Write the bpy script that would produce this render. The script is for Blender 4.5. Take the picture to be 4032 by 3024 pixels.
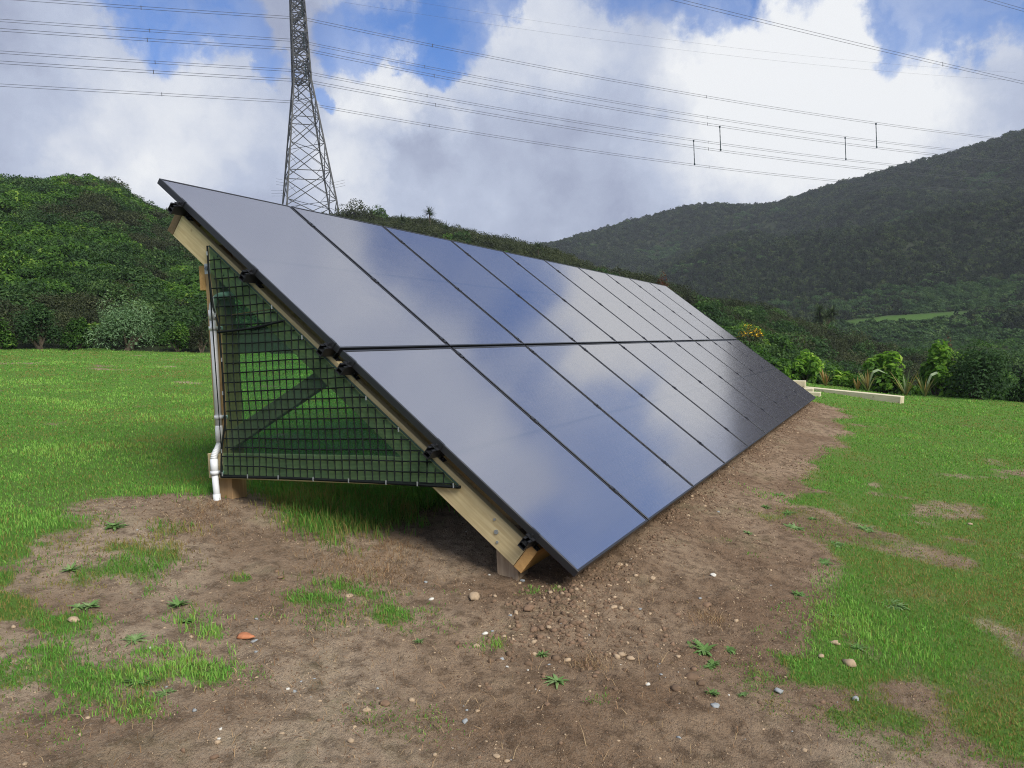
import bpy, math, random
import numpy as np
from mathutils import Vector, Matrix, Euler
R_ = math.radians
random.seed(7); rng = np.random.default_rng(7)
SC = bpy.context.scene; COL = SC.collection
for o in list(bpy.data.objects): bpy.data.objects.remove(o)

# ------------------------------------------------------------------ camera
CAM = np.array([-3.33885, -1.37678, 1.04280])
# rows: camera right, down, forward in world axes (X along the array, Y up-slope horizontally, Z up)
CM = np.array([[0.44736249, -0.89298162, -0.0495037], [-0.05570519, 0.02742249, -0.99807061], [0.89261623, 0.44925697, -0.03747591]])
FPX = 3050.0
cam = bpy.data.cameras.new('camera'); cam.sensor_width = 36.0; cam.lens = 36.0 * FPX / 4032.0
cam.clip_start = 0.05; cam.clip_end = 6000
camo = bpy.data.objects.new('camera', cam); COL.objects.link(camo)
mw = Matrix.Identity(4)
for i in range(3):
    mw[i][0] = CM[0, i]; mw[i][1] = -CM[1, i]; mw[i][2] = -CM[2, i]; mw[i][3] = CAM[i]
camo.matrix_world = mw
SC.camera = camo

def ray(px, py):
    """direction in the place of a point of the photograph (4032 x 3024)"""
    d = CM.T @ np.array([(px - 2016) / FPX, (py - 1512) / FPX, 1.0])
    return d / np.linalg.norm(d)
def dirae(az, el):
    a, e = R_(az), R_(el)
    return np.array([math.cos(e) * math.cos(a), math.cos(e) * math.sin(a), math.sin(e)])

# ------------------------------------------------------------------ view / world / sun
SC.view_settings.view_transform = 'Standard'; SC.view_settings.look = 'None'
SC.view_settings.exposure = 0.75; SC.view_settings.gamma = 1.0
SC.view_settings.use_curve_mapping = False
SUN_AZ, SUN_EL = -114.0, 40.0
W = bpy.data.worlds.new('World'); SC.world = W; W.use_nodes = True
NT = W.node_tree; NT.nodes.clear()
def nd(nt, kind, **kw):
    n = nt.nodes.new(kind)
    for k, v in kw.items(): setattr(n, k, v)
    return n
def math_(nt, op, a, b=None, clamp=False):
    n = nt.nodes.new('ShaderNodeMath'); n.operation = op; n.use_clamp = clamp
    for i, v in enumerate((a, b)):
        if v is None: continue
        if isinstance(v, (int, float)): n.inputs[i].default_value = v
        else: nt.links.new(v, n.inputs[i])
    return n.outputs[0]
def noise_(nt, vec, scale, detail=4, rough=0.55, out='Fac', dist=0.0):
    n = nt.nodes.new('ShaderNodeTexNoise'); n.inputs['Scale'].default_value = scale
    n.inputs['Detail'].default_value = detail; n.inputs['Roughness'].default_value = rough; n.inputs['Distortion'].default_value = dist
    if vec is not None: nt.links.new(vec, n.inputs['Vector'])
    return n.outputs[out]
def maprange(nt, v, a, b, c=0.0, d=1.0, smooth=True):
    n = nt.nodes.new('ShaderNodeMapRange'); n.interpolation_type = 'SMOOTHSTEP' if smooth else 'LINEAR'
    nt.links.new(v, n.inputs[0])
    for i, x in enumerate((a, b, c, d)): n.inputs[i + 1].default_value = x
    return n.outputs[0]
def mixc(nt, f, a, b, blend='MIX'):
    n = nt.nodes.new('ShaderNodeMix'); n.data_type = 'RGBA'; n.blend_type = blend
    for i, v in ((0, f), (6, a), (7, b)):
        if isinstance(v, (int, float)): n.inputs[i].default_value = v
        elif isinstance(v, tuple): n.inputs[i].default_value = (*v, 1)
        else: nt.links.new(v, n.inputs[i])
    return n.outputs[2]
sky = nd(NT, 'ShaderNodeTexSky', sky_type='NISHITA', sun_disc=False, sun_elevation=R_(SUN_EL), sun_rotation=R_(90 - SUN_AZ))
sky.air_density = 1.0; sky.dust_density = 0.3; sky.ozone_density = 2.5
tc = nd(NT, 'ShaderNodeTexCoord'); D = tc.outputs['Generated']
# warped direction gives the ragged cumulus edges
wn = noise_(NT, D, 7.0, 8, 0.62, 'Color')
wv = nd(NT, 'ShaderNodeVectorMath', operation='SUBTRACT'); NT.links.new(wn, wv.inputs[0]); wv.inputs[1].default_value = (.5, .5, .5)
ws = nd(NT, 'ShaderNodeVectorMath', operation='SCALE'); NT.links.new(wv.outputs[0], ws.inputs[0]); ws.inputs['Scale'].default_value = 0.19
wa = nd(NT, 'ShaderNodeVectorMath', operation='ADD'); NT.links.new(D, wa.inputs[0]); NT.links.new(ws.outputs[0], wa.inputs[1])
DW = nd(NT, 'ShaderNodeVectorMath', operation='NORMALIZE'); NT.links.new(wa.outputs[0], DW.inputs[0]); DW = DW.outputs[0]
def blob(vec, d, r_in, r_out):
    n = nd(NT, 'ShaderNodeVectorMath', operation='DOT_PRODUCT'); NT.links.new(vec, n.inputs[0]); n.inputs[1].default_value = tuple(d)
    return maprange(NT, n.outputs['Value'], math.cos(R_(r_out)), math.cos(R_(r_in)))
gaps = [(ray(620, 20), 1.2, 4.2), (ray(850, 70), 1.0, 3.6), (ray(980, 110), .4, 2.2), (ray(1070, 225), .2, 2.4), (ray(1490, 50), 1.0, 3.4), (ray(1760, 60), 1.3, 4.2), (ray(1730, 190), .4, 2.6),
        (ray(1375, 70), .6, 2.4), (ray(1285, 300), .1, 1.2), (ray(1970, 20), .4, 2.2), (ray(3640, 30), 1.0, 3.6), (ray(3760, 60), .8, 3.2),
        (dirae(31, 29), 2, 6), (dirae(15, 28), 4.5, 7.2), (dirae(10.5, 25.8), 3.4, 5.8), (dirae(4.5, 24.6), 1.4, 4.2), (dirae(-1, 23.6), 2.6, 5.0), (dirae(-5, 21), 3.0, 5.4),
        (dirae(-9, 19), 2., 5.0), (dirae(-11, 24), 2.5, 5.5), (dirae(52, 30), 2, 8)]
acc = None
for d, a, b in gaps:
    v = blob(DW, d, a, b)
    acc = v if acc is None else math_(NT, 'MAXIMUM', acc, v)
# elsewhere: the same broken cloud from noise
big = noise_(NT, DW, 2.3, 5, 0.55)
g2 = maprange(NT, big, 0.60, 0.70)
infr = blob(D, dirae(20, 24), 34, 46)   # the part of the sky the photograph shows directly or in the glass is placed above
g2 = math_(NT, 'MULTIPLY', g2, math_(NT, 'SUBTRACT', 1.0, infr))
wisp = maprange(NT, noise_(NT, DW, 9.0, 7, .6), .30, .62, 1.0, .62)
gap = math_(NT, 'MULTIPLY', math_(NT, 'MAXIMUM', maprange(NT, acc, .15, 1.0), g2), wisp)
cover = math_(NT, 'SUBTRACT', 1.0, math_(NT, 'MULTIPLY', gap, 0.97))
# cloud tone: billows lit from the sun side, grey undersides
n1 = noise_(NT, DW, 4.2, 7, 0.56)
n2 = noise_(NT, D, 11.0, 6, 0.6)
tone = math_(NT, 'ADD', math_(NT, 'MULTIPLY', math_(NT, 'SUBTRACT', n1, 0.5), 1.5), math_(NT, 'MULTIPLY', math_(NT, 'SUBTRACT', n2, 0.5), 0.7))
tone = math_(NT, 'ADD', tone, 0.36)
for d, a, b, k in [(ray(3150, 330), 1, 11, .28), (ray(3000, 150), 1, 7, .15), (ray(600, 480), 2, 10, .42), (ray(1300, 480), 1, 5, .2), (ray(1500, 300), .5, 4.5, .45), (ray(1720, 420), .5, 3.5, .3), (ray(1560, 560), .5, 5, -.2), (ray(1350, 680), 1, 4.5, .3), (ray(2100, 170), .5, 6, .28),
                   (ray(3950, 250), 1, 6, .25), (ray(150, 250), 1, 8, -.22), (ray(1950, 560), 2, 11, -.12), (ray(300, 640), 1, 6, -.1), (ray(2100, 850), 2, 9, -.10),
                   (dirae(5, 16.5), 4, 12, .55), (dirae(12, 44), 8, 30, .06)]:
    tone = math_(NT, 'ADD', tone, math_(NT, 'MULTIPLY', blob(DW, d, a, b), k))
tone = math_(NT, 'MULTIPLY', tone, 1.0, clamp=True)
cr = nd(NT, 'ShaderNodeValToRGB'); NT.links.new(tone, cr.inputs[0])
cr.color_ramp.elements[0].color = (.195, .22, .305, 1); cr.color_ramp.elements[0].position = 0.0
cr.color_ramp.elements[1].color = (.54, .55, .565, 1); cr.color_ramp.elements[1].position = 1.0
e = cr.color_ramp.elements.new(0.42); e.color = (.30, .335, .425, 1)
bA = nd(NT, 'ShaderNodeBackground'); bA.inputs[1].default_value = 0.072
# the same sky with its haze-light taken down a little
skyc = mixc(NT, 1.0, sky.outputs[0], (0.52, 0.86, 1.35), 'MULTIPLY')
NT.links.new(skyc, bA.inputs[0])
bB = nd(NT, 'ShaderNodeBackground'); NT.links.new(cr.outputs[0], bB.inputs[0]); bB.inputs[1].default_value = 1.0
mx = nd(NT, 'ShaderNodeMixShader'); NT.links.new(cover, mx.inputs[0]); NT.links.new(bA.outputs[0], mx.inputs[1]); NT.links.new(bB.outputs[0], mx.inputs[2])
wo = nd(NT, 'ShaderNodeOutputWorld'); NT.links.new(mx.outputs[0], wo.inputs[0])
sl = bpy.data.lights.new('sun', 'SUN'); sl.energy = 3.1; sl.angle = R_(32); sl.color = (1.0, .95, .86)
so = bpy.data.objects.new('sun', sl); COL.objects.link(so)
so.rotation_euler = Vector(-dirae(SUN_AZ, SUN_EL)).to_track_quat('-Z', 'Y').to_euler()
SC.cycles.max_bounces = 8; SC.cycles.transparent_max_bounces = 24; SC.cycles.volume_bounces = 0
SC.cycles.use_denoising = True; SC.cycles.filter_width = 1.05; SC.cycles.denoising_prefilter = 'NONE'

# ------------------------------------------------------------------ helpers
def tag(o, label=None, cat=None, group=None, kind=None):
    for k, v in (('label', label), ('category', cat), ('group', group), ('kind', kind)):
        if v: o[k] = v
    return o
def empty(name, loc=(0, 0, 0)):
    o = bpy.data.objects.new(name, None); COL.objects.link(o); o.location = loc; o.empty_display_size = .1
    return o
def obj(name, me, parent=None, loc=None, link=True):
    o = bpy.data.objects.new(name, me)
    if link: COL.objects.link(o)
    if loc is not None: o.location = loc
    if parent is not None: o.parent = parent
    return o
def mesh(name, v, f, mat=None, smooth=False, tint=None):
    """v (n,3); f list of faces or (m,k) array; tint per-vertex float"""
    me = bpy.data.meshes.new(name); v = np.asarray(v, np.float32)
    if isinstance(f, np.ndarray):
        m, k = f.shape
        me.vertices.add(len(v)); me.vertices.foreach_set('co', v.ravel())
        me.loops.add(m * k); me.loops.foreach_set('vertex_index', f.astype(np.int32).ravel())
        me.polygons.add(m); me.polygons.foreach_set('loop_start', np.arange(0, m * k, k, dtype=np.int32))
        try: me.polygons.foreach_set('loop_total', np.full(m, k, np.int32))
        except Exception: pass
    else: me.from_pydata(v.tolist(), [], f)
    if tint is not None:
        a = me.attributes.new('tint', 'FLOAT', 'POINT'); a.data.foreach_set('value', np.asarray(tint, np.float32))
    me.update(calc_edges=True)
    if smooth: me.polygons.foreach_set('use_smooth', np.ones(len(me.polygons), bool))
    if mat: me.materials.append(mat)
    return me
class MB:
    def __init__(s): s.v = []; s.f = []
    def add(s, v, f):
        n = len(s.v); s.v += [tuple(map(float, p)) for p in v]; s.f += [tuple(i + n for i in q) for q in f]; return s
    def frame(s, o, ax, ay, az):
        """box from corner o along three edge vectors"""
        o, ax, ay, az = map(np.asarray, (o, ax, ay, az))
        v = [o, o + ax, o + ax + ay, o + ay, o + az, o + ax + az, o + ax + ay + az, o + ay + az]
        f = [(0, 3, 2, 1), (4, 5, 6, 7), (0, 1, 5, 4), (1, 2, 6, 5), (2, 3, 7, 6), (3, 0, 4, 7)]
        if np.dot(np.cross(ax, ay), az) < 0: f = [q[::-1] for q in f]
        return s.add(v, f)
    def box(s, x0, x1, y0, y1, z0, z1): return s.frame((x0, y0, z0), (x1 - x0, 0, 0), (0, y1 - y0, 0), (0, 0, z1 - z0))
    def bar(s, p, q, w, h=None):
        p, q = np.asarray(p, float), np.asarray(q, float); h = h or w
        d = q - p; d /= np.linalg.norm(d) + 1e-9
        a = np.cross(d, (0, 0, 1.)); 
        if np.linalg.norm(a) < .05: a = np.cross(d, (1., 0, 0))
        a /= np.linalg.norm(a); b = np.cross(a, d)
        return s.frame(p - a * w / 2 - b * h / 2, a * w, b * h, q - p)
    def tube(s, pts, r, n=8, cap=True):
        pts = [np.asarray(p, float) for p in pts]; rs = r if hasattr(r, '__len__') else [r] * len(pts)
        rings = []; up = None
        for i, p in enumerate(pts):
            d = pts[min(i + 1, len(pts) - 1)] - pts[max(i - 1, 0)]; d /= np.linalg.norm(d) + 1e-9
            if up is None:
                up = np.cross(d, (0, 0, 1.)); 
                if np.linalg.norm(up) < .1: up = np.cross(d, (1., 0, 0))
            up = up - d * np.dot(up, d); up /= np.linalg.norm(up); b = np.cross(d, up)
            rings.append([p + rs[i] * (math.cos(t) * up + math.sin(t) * b) for t in np.linspace(0, 2 * math.pi, n, endpoint=False)])
        v = [q for g in rings for q in g]; f = []
        for i in range(len(pts) - 1):
            for j in range(n):
                k = (j + 1) % n; f.append((i * n + j, i * n + k, (i + 1) * n + k, (i + 1) * n + j))
        if cap: f.append(tuple(range(n))[::-1]); f.append(tuple((len(pts) - 1) * n + j for j in range(n)))
        return s.add(v, f)
    def mesh(s, name, mat, smooth=False): return mesh(name, s.v, s.f, mat, smooth)
    def build(s, name, mat, parent=None, smooth=False, bevel=0.0):
        o = obj(name, s.mesh(name, mat, smooth), parent)
        if bevel:
            m = o.modifiers.new('b', 'BEVEL'); m.width = bevel; m.segments = 2; m.limit_method = 'ANGLE'
        return o

# numpy value noise
def _h(i, j, s):
    n = (i * 374761393 + j * 668265263 + s * 974634777) & 0xffffffff
    n = ((n ^ (n >> 13)) * 1274126177) & 0xffffffff
    return ((n ^ (n >> 16)) & 0xffff) / 65535.0
def vn(x, y, s=0):
    x = np.asarray(x, float); y = np.asarray(y, float)
    i = np.floor(x).astype(np.int64); j = np.floor(y).astype(np.int64); u = x - i; v = y - j
    u = u * u * (3 - 2 * u); v = v * v * (3 - 2 * v)
    return (_h(i, j, s) * (1 - u) + _h(i + 1, j, s) * u) * (1 - v) + (_h(i, j + 1, s) * (1 - u) + _h(i + 1, j + 1, s) * u) * v
def fbm(x, y, s=0, o=4):
    a = 0; w = .5; t = 0
    for k in range(o):
        a = a + w * vn(x * 2 ** k + 17.3 * k, y * 2 ** k - 9.1 * k, s + k); t += w; w *= .5
    return a / t - .5
def sst(a, b, x):
    t = np.clip((np.asarray(x, float) - a) / (b - a), 0, 1); return t * t * (3 - 2 * t)

# ------------------------------------------------------------------ materials
def newmat(name):
    m = bpy.data.materials.new(name); m.use_nodes = True; nt = m.node_tree
    return m, nt, nt.nodes['Principled BSDF']
def bump(nt, b, h, strength=.3, dist=.01):
    n = nd(nt, 'ShaderNodeBump'); n.inputs['Strength'].default_value = strength; n.inputs['Distance'].default_value = dist
    nt.links.new(h, n.inputs['Height']); nt.links.new(n.outputs[0], b.inputs['Normal'])
def objco(nt): return nd(nt, 'ShaderNodeTexCoord').outputs['Object']
def plain(name, col, rough=.5, metal=0.0, var=.12, scale=30, spec=.5):
    m, nt, b = newmat(name); c = objco(nt)
    n = noise_(nt, c, scale, 4)
    col2 = tuple(max(0, x * (1 - var * 2)) for x in col); col1 = tuple(min(1, x * (1 + var)) for x in col)
    nt.links.new(mixc(nt, n, col2, col1), b.inputs['Base Color'])
    b.inputs['Roughness'].default_value = rough; b.inputs['Metallic'].default_value = metal; b.inputs['Specular IOR Level'].default_value = spec
    return m
def wood(name, c0, c1, axis='Y', scale=1.0, tilt=0.0):
    m, nt, b = newmat(name); co = objco(nt)
    if tilt:
        rm = nd(nt, 'ShaderNodeMapping'); rm.inputs['Rotation'].default_value = (-tilt, 0, 0); nt.links.new(co, rm.inputs[0]); co = rm.outputs[0]
    mp = nd(nt, 'ShaderNodeMapping'); nt.links.new(co, mp.inputs[0])
    mp.inputs['Scale'].default_value = {'X': (1.2, 22, 22), 'Y': (22, 1.2, 22), 'Z': (22, 22, 1.2)}[axis]
    g = noise_(nt, mp.outputs[0], 2.2 * scale, 6, .62, dist=.6); l = noise_(nt, co, 3.0, 4)
    k = noise_(nt, co, 7.0, 2); k = maprange(nt, k, .66, .72)
    col = mixc(nt, maprange(nt, g, .3, .7), c0, c1)
    col = mixc(nt, math_(nt, 'MULTIPLY', maprange(nt, l, .35, .75), .45), col, tuple(x * .72 for x in c0))
    col = mixc(nt, math_(nt, 'MULTIPLY', k, .7), col, (c0[0] * .45, c0[1] * .36, c0[2] * .3))
    nt.links.new(col, b.inputs['Base Color']); b.inputs['Roughness'].default_value = .72; b.inputs['Specular IOR Level'].default_value = .25
    bump(nt, b, g, .25, .003); return m
def leafmat(name, ramp, trans=.35, rough=.6, spec=.1, objvar=.35, gloss=True):
    m, nt, b = newmat(name)
    a = nd(nt, 'ShaderNodeAttribute', attribute_name='tint').outputs['Fac']
    oi = nd(nt, 'ShaderNodeObjectInfo').outputs['Random']
    f = math_(nt, 'ADD', a, math_(nt, 'MULTIPLY', math_(nt, 'SUBTRACT', oi, .5), objvar), clamp=True)
    cr = nd(nt, 'ShaderNodeValToRGB'); nt.links.new(f, cr.inputs[0])
    el = cr.color_ramp.elements; el[0].position, el[1].position = ramp[0][0], ramp[-1][0]
    el[0].color = (*ramp[0][1], 1); el[1].color = (*ramp[-1][1], 1)
    for p, c in ramp[1:-1]: e = el.new(p); e.color = (*c, 1)
    nt.links.new(cr.outputs[0], b.inputs['Base Color']); b.inputs['Roughness'].default_value = max(rough, .6); b.inputs['Specular IOR Level'].default_value = spec * .35
    t = nd(nt, 'ShaderNodeBsdfTranslucent'); nt.links.new(mixc(nt, 1.0, cr.outputs[0], (1.15, 1.25, .7), 'MULTIPLY'), t.inputs[0])
    mx = nd(nt, 'ShaderNodeMixShader'); mx.inputs[0].default_value = trans
    nt.links.new(b.outputs[0], mx.inputs[1]); nt.links.new(t.outputs[0], mx.inputs[2]); nt.links.new(mx.outputs[0], nt.nodes['Material Output'].inputs[0])
    return m
M = {}
M['timber'] = wood('treated_pine', (.47, .37, .20), (.60, .50, .29), 'Y')
M['timber_slope'] = wood('treated_pine_rafter', (.47, .37, .20), (.62, .52, .30), 'Y', 1.0, R_(40))
M['timber_x'] = wood('treated_pine_long', (.48, .27, .10), (.62, .38, .15), 'X')
M['timber_dark'] = wood('weathered_pine', (.17, .115, .06), (.24, .17, .10), 'X')
M['timber_post'] = wood('pine_post', (.40, .25, .12), (.54, .36, .19), 'Z')
M['timber_base'] = wood('pine_post_base', (.30, .22, .15), (.42, .33, .23), 'Z')
M['sleeper'] = wood('sleeper_pine', (.52, .46, .31), (.66, .60, .44), 'Y')
M['black'] = plain('black_anodised', (.014, .015, .019), .38, 0.0, .15, 40, .5)
M['rail'] = plain('black_rail', (.012, .013, .016), .42, 0.0, .15, 40)
M['pvc'] = plain('white_pvc', (.62, .64, .66), .35, 0, .06, 20)
M['galv'] = plain('galvanised_steel', (.42, .45, .47), .45, .6, .15, 60)
M['bolt'] = plain('bolt_steel', (.14, .16, .19), .5, .6, .2, 60)
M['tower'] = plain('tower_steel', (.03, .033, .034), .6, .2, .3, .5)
M['wire'] = plain('wire_aluminium', (.08, .085, .09), .55, .3, .1, .2)
M['insul'] = plain('insulator_glass', (.012, .03, .032), .7, 0, .2, 2, .1)
M['net'] = plain('black_net', (.008, .011, .011), .8, 0, .2, 50, .12)
M['hem'] = plain('green_hem', (.008, .03, .024), .6, 0, .2, 80)
M['cord'] = plain('orange_cord', (.5, .18, .06), .7, 0, .2, 50)
# glass over black cells with fine silver wires
def glass_mat():
    m, nt, b = newmat('solar_glass'); co = objco(nt)
    sx = nd(nt, 'ShaderNodeSeparateXYZ'); nt.links.new(co, sx.inputs[0]); x, y = sx.outputs[0], sx.outputs[1]
    fx = math_(nt, 'FRACT', math_(nt, 'DIVIDE', x, .0182)); wx = math_(nt, 'GREATER_THAN', math_(nt, 'ABSOLUTE', math_(nt, 'SUBTRACT', fx, .5)), .425)
    fy = math_(nt, 'FRACT', math_(nt, 'DIVIDE', y, .0935)); gy = math_(nt, 'GREATER_THAN', math_(nt, 'ABSOLUTE', math_(nt, 'SUBTRACT', fy, .5)), .482)
    my = math_(nt, 'LESS_THAN', math_(nt, 'ABSOLUTE', math_(nt, 'SUBTRACT', y, .86)), .011)
    spark = maprange(nt, noise_(nt, co, 160, 2, .6), .45, .7)
    wf = math_(nt, 'MULTIPLY', wx, math_(nt, 'ADD', .36, math_(nt, 'MULTIPLY', spark, .12)))
    c = mixc(nt, wf, (.040, .036, .048), (.36, .35, .40))
    c = mixc(nt, math_(nt, 'MAXIMUM', gy, my), c, (.033, .032, .045))
    nt.links.new(c, b.inputs['Base Color'])
    dn = noise_(nt, co, 5, 5, .6); nt.links.new(maprange(nt, dn, .3, .75, .09, .115), b.inputs['Roughness'])
    b.inputs['IOR'].default_value = 5.8; b.inputs['Specular IOR Level'].default_value = .5
    bump(nt, b, wx, .05, .0004)
    return m
M['glass'] = glass_mat()
def cloth_mat():
    m, nt, b = newmat('shade_cloth'); co = objco(nt)
    sp = nd(nt, 'ShaderNodeSeparateXYZ'); nt.links.new(co, sp.inputs[0])
    fz = math_(nt, 'FRACT', math_(nt, 'DIVIDE', sp.outputs[2], .0075)); fz = math_(nt, 'GREATER_THAN', fz, .45)
    b.inputs['Base Color'].default_value = (.018, .066, .052, 1); b.inputs['Roughness'].default_value = .6
    t = nd(nt, 'ShaderNodeBsdfTransparent'); t.inputs[0].default_value = (.62, .86, .70, 1)
    mx = nd(nt, 'ShaderNodeMixShader'); n = noise_(nt, co, 14, 3)
    f = math_(nt, 'ADD', maprange(nt, n, .3, .7, .20, .32), math_(nt, 'MULTIPLY', fz, .16))
    nt.links.new(f, mx.inputs[0])
    nt.links.new(t.outputs[0], mx.inputs[1]); nt.links.new(b.outputs[0], mx.inputs[2]); nt.links.new(mx.outputs[0], nt.nodes['Material Output'].inputs[0])
    return m
M['cloth'] = cloth_mat()
G = lambda *c: c
M['grass'] = leafmat('grass_blade', [(0, (.27, .21, .08)), (.14, (.23, .25, .065)), (.4, (.090, .235, .042)), (.7, (.135, .33, .055)), (1, (.27, .46, .10))], .38, .5, .2, 0)
M['straw'] = leafmat('dry_straw', [(0, (.16, .09, .05)), (.5, (.30, .19, .11)), (1, (.42, .31, .18))], .2, .7, .1, 0)
M['weed'] = leafmat('weed_leaf', [(0, (.09, .16, .04)), (.5, (.13, .24, .07)), (1, (.23, .32, .14))], .25, .45, .35, .4)
M['leaf_bright'] = leafmat('leaf_bright', [(0, (.026, .062, .017)), (.45, (.044, .105, .02)), (.75, (.085, .18, .028)), (1, (.20, .30, .05))], .38, .4, .35, .45)
M['leaf_glossy'] = leafmat('leaf_glossy', [(0, (.05, .12, .02)), (.4, (.09, .20, .028)), (.7, (.19, .35, .045)), (1, (.38, .52, .10))], .48, .4, .35, .1)
M['leaf_mid'] = leafmat('leaf_mid', [(0, (.024, .052, .02)), (.5, (.040, .088, .028)), (1, (.09, .15, .045))], .33, .45, .3, .45)
M['leaf_grey'] = leafmat('leaf_greygreen', [(0, (.085, .15, .08)), (.5, (.14, .24, .12)), (1, (.25, .35, .19))], .33, .45, .3, .2)
M['leaf_dark'] = leafmat('leaf_dark', [(0, (.028, .032, .02)), (.5, (.042, .056, .027)), (1, (.085, .095, .045))], .25, .6, .2, .5)
M['leaf_rust'] = leafmat('leaf_rust', [(0, (.06, .022, .014)), (.5, (.11, .038, .02)), (1, (.19, .08, .035))], .25, .6, .2, .1)
M['leaf_far'] = leafmat('leaf_far', [(0, (.014, .020, .015)), (.4, (.021, .033, .019)), (.75, (.033, .052, .024)), (1, (.075, .10, .035))], .28, .6, .15, .8)
M['gorse'] = leafmat('gorse_flower', [(0, (.55, .32, .015)), (1, (.80, .52, .04))], .2, .6, .1, 0)
M['flax'] = leafmat('flax_blade', [(0, (.26, .14, .045)), (.35, (.24, .19, .07)), (.7, (.14, .19, .07)), (1, (.28, .36, .22))], .25, .4, .4, .15)
M['cabbage'] = leafmat('cabbage_blade', [(0, (.03, .05, .022)), (.6, (.055, .085, .035)), (1, (.11, .15, .06))], .25, .45, .3, .2)
M['bark'] = plain('bark', (.10, .08, .06), .85, 0, .3, 12, .1)
def stonemat(name, c): return plain(name, c, .85, 0, .28, 45, .2)
ST = {k: stonemat('stone_' + k, c) for k, c in dict(tan=(.40, .30, .20), brown=(.20, .13, .085), grey=(.30, .32, .33), white=(.62, .60, .54), rust=(.42, .17, .085)).items()}
M['clod'] = stonemat('soil_clod', (.15, .10, .065))

# ------------------------------------------------------------------ terrain height
NEAR = np.array([(-180, 0), (-60, -4), (-12, -2.6), (-6.82, -2.2), (-3.69, -1.6), (.66, -.6), (3.73, .5), (5.49, 1.4), (7.5, 2.3), (10.11, 3.3), (13.8, 3.6), (15.2, 4.4), (17, 4.85), (19.17, 5.1), (21.18, 5.6), (22.8, 6.6), (24.26, 7.2), (26.48, 7.8), (28.31, 8.4), (30.5, 8.9), (32, 9.5), (35.6, 9.9), (37.4, 9.95), (44.4, 10.0), (50.85, 11.0), (52, 11.6), (53.3, 12.5), (54.5, 12.75), (57.3, 12.55), (59.3, 12.4), (66.6, 11.8), (85, 9), (120, 4), (180, 0)], float)
FARS = np.array([(-180, 4), (-60, 9), (-30, 10.5), (-11.5, 12.6), (-7.08, 12.0), (-3.98, 11.6), (-1.14, 11.25), (3.44, 10.55), (7.53, 9.7), (9.22, 9.7), (11.78, 10.15), (13.54, 10.15), (17.17, 9.4), (20.88, 8.55), (23.7, 7.75), (26.55, 6.8), (32, 5.5), (60, 4), (120, 3), (180, 4)], float)
def polar(x, y):
    dx = np.asarray(x, float) - CAM[0]; dy = np.asarray(y, float) - CAM[1]
    return np.degrees(np.arctan2(dy, dx)), np.hypot(dx, dy)
def edge_r(az): return np.interp(az, [-180, -90, -10, 0, 6, 20, 45, 60, 90, 180], [16, 18, 20.3, 21.0, 21.3, 22, 25, 25.4, 26, 16])
def lawn_z(x, y):
    x = np.asarray(x, float); y = np.asarray(y, float)
    z = np.where(y < -1.2, -.147 - .16 * 1.2 + .10 * (y + 1.2), np.where(y < 2.6, -.147 + .16 * y, -.147 + .16 * 2.6 + .0875 * (y - 2.6)))
    z = z + .05 * fbm(x * .35, y * .35, 3, 3) * sst(2, 7, np.hypot(x - 2, y)) * 2
    return z
def ground_z(x, y):
    az, r = polar(x, y); re = edge_r(az)
    ze = lawn_z(x, y)
    fe = re / np.maximum(r, .1)
    zed = lawn_z(CAM[0] + (x - CAM[0]) * np.minimum(fe, 1), CAM[1] + (y - CAM[1]) * np.minimum(fe, 1))
    w = sst(3, 14, az)                      # 0 right-hand valley, 1 left-hand hill
    r1 = np.interp(az, [-20, 3, 8, 15, 25, 35, 60, 90], [52, 52, 55, 64, 82, 95, 88, 85])
    z1 = CAM[2] + np.tan(np.radians(np.interp(az, NEAR[:, 0], NEAR[:, 1]))) * r1 - 1.3 + 1.1 * sst(12, 20, az) * sst(50, 42, az)
    z2v = -2.2 + 0 * az; z2h = z1 - 14
    z2 = z2v * (1 - w) + np.minimum(z2h, 6) * w
    r3 = 400.0; z3 = CAM[2] + np.tan(np.radians(np.interp(az, FARS[:, 0], FARS[:, 1]))) * r3 - 1.6
    zm = CAM[2] + 148 * math.tan(R_(1.0)); zm = zm + 0 * az
    zm = zm * (1 - sst(10, 20, az)) + np.minimum(z2, zm) * sst(10, 20, az)
    t1 = np.clip((r - re) / (r1 - re), 0, 1)
    dip = (1 - w) * 4 * t1 * (1 - t1) * -1.2
    z = zed + (z1 - zed) * (t1 * .72 + .28 * t1 * t1 * (3 - 2 * t1)) + dip
    t2 = sst(0, 1, (r - r1) / (108 - r1)); z = z + (z2 - z1) * t2
    t3 = sst(0, 1, (r - 108) / 40.); z = z + (zm - z2) * t3
    zq = zm + 18 * math.tan(R_(5.0))
    t4 = np.clip((r - 166) / (r3 - 166), 0, 1); z = z + (zq - zm) * sst(148, 166, r) + (z3 - zq) * (t4 ** 1.12)
    t5 = np.clip((r - r3) / 900., 0, 1); z = z - z3 * .7 * t5
    und = sst(30, 60, r) * (1 - sst(60, 110, r)) * 1.0 * fbm(x / 9, y / 9, 11, 3) + sst(170, 240, r) * (1 - .85 * sst(340, 395, r)) * (34 * fbm(x / 85, y / 85, 21, 3) + 5 * fbm(x / 22, y / 22, 25, 2))
    z = z + und
    return np.where(r < re, ze, z)
def ground_px(px, py):
    d = ray(px, py); t0, t = 0.5, 0.5
    for k in range(400):
        p = CAM + d * t
        if p[2] < float(ground_z(p[0], p[1])): break
        t0 = t; t *= 1.03
        if t > 800: break
    for k in range(24):
        m = .5 * (t0 + t); p = CAM + d * m
        if p[2] < float(ground_z(p[0], p[1])): t = m
        else: t0 = m
    return CAM + d * t
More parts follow.
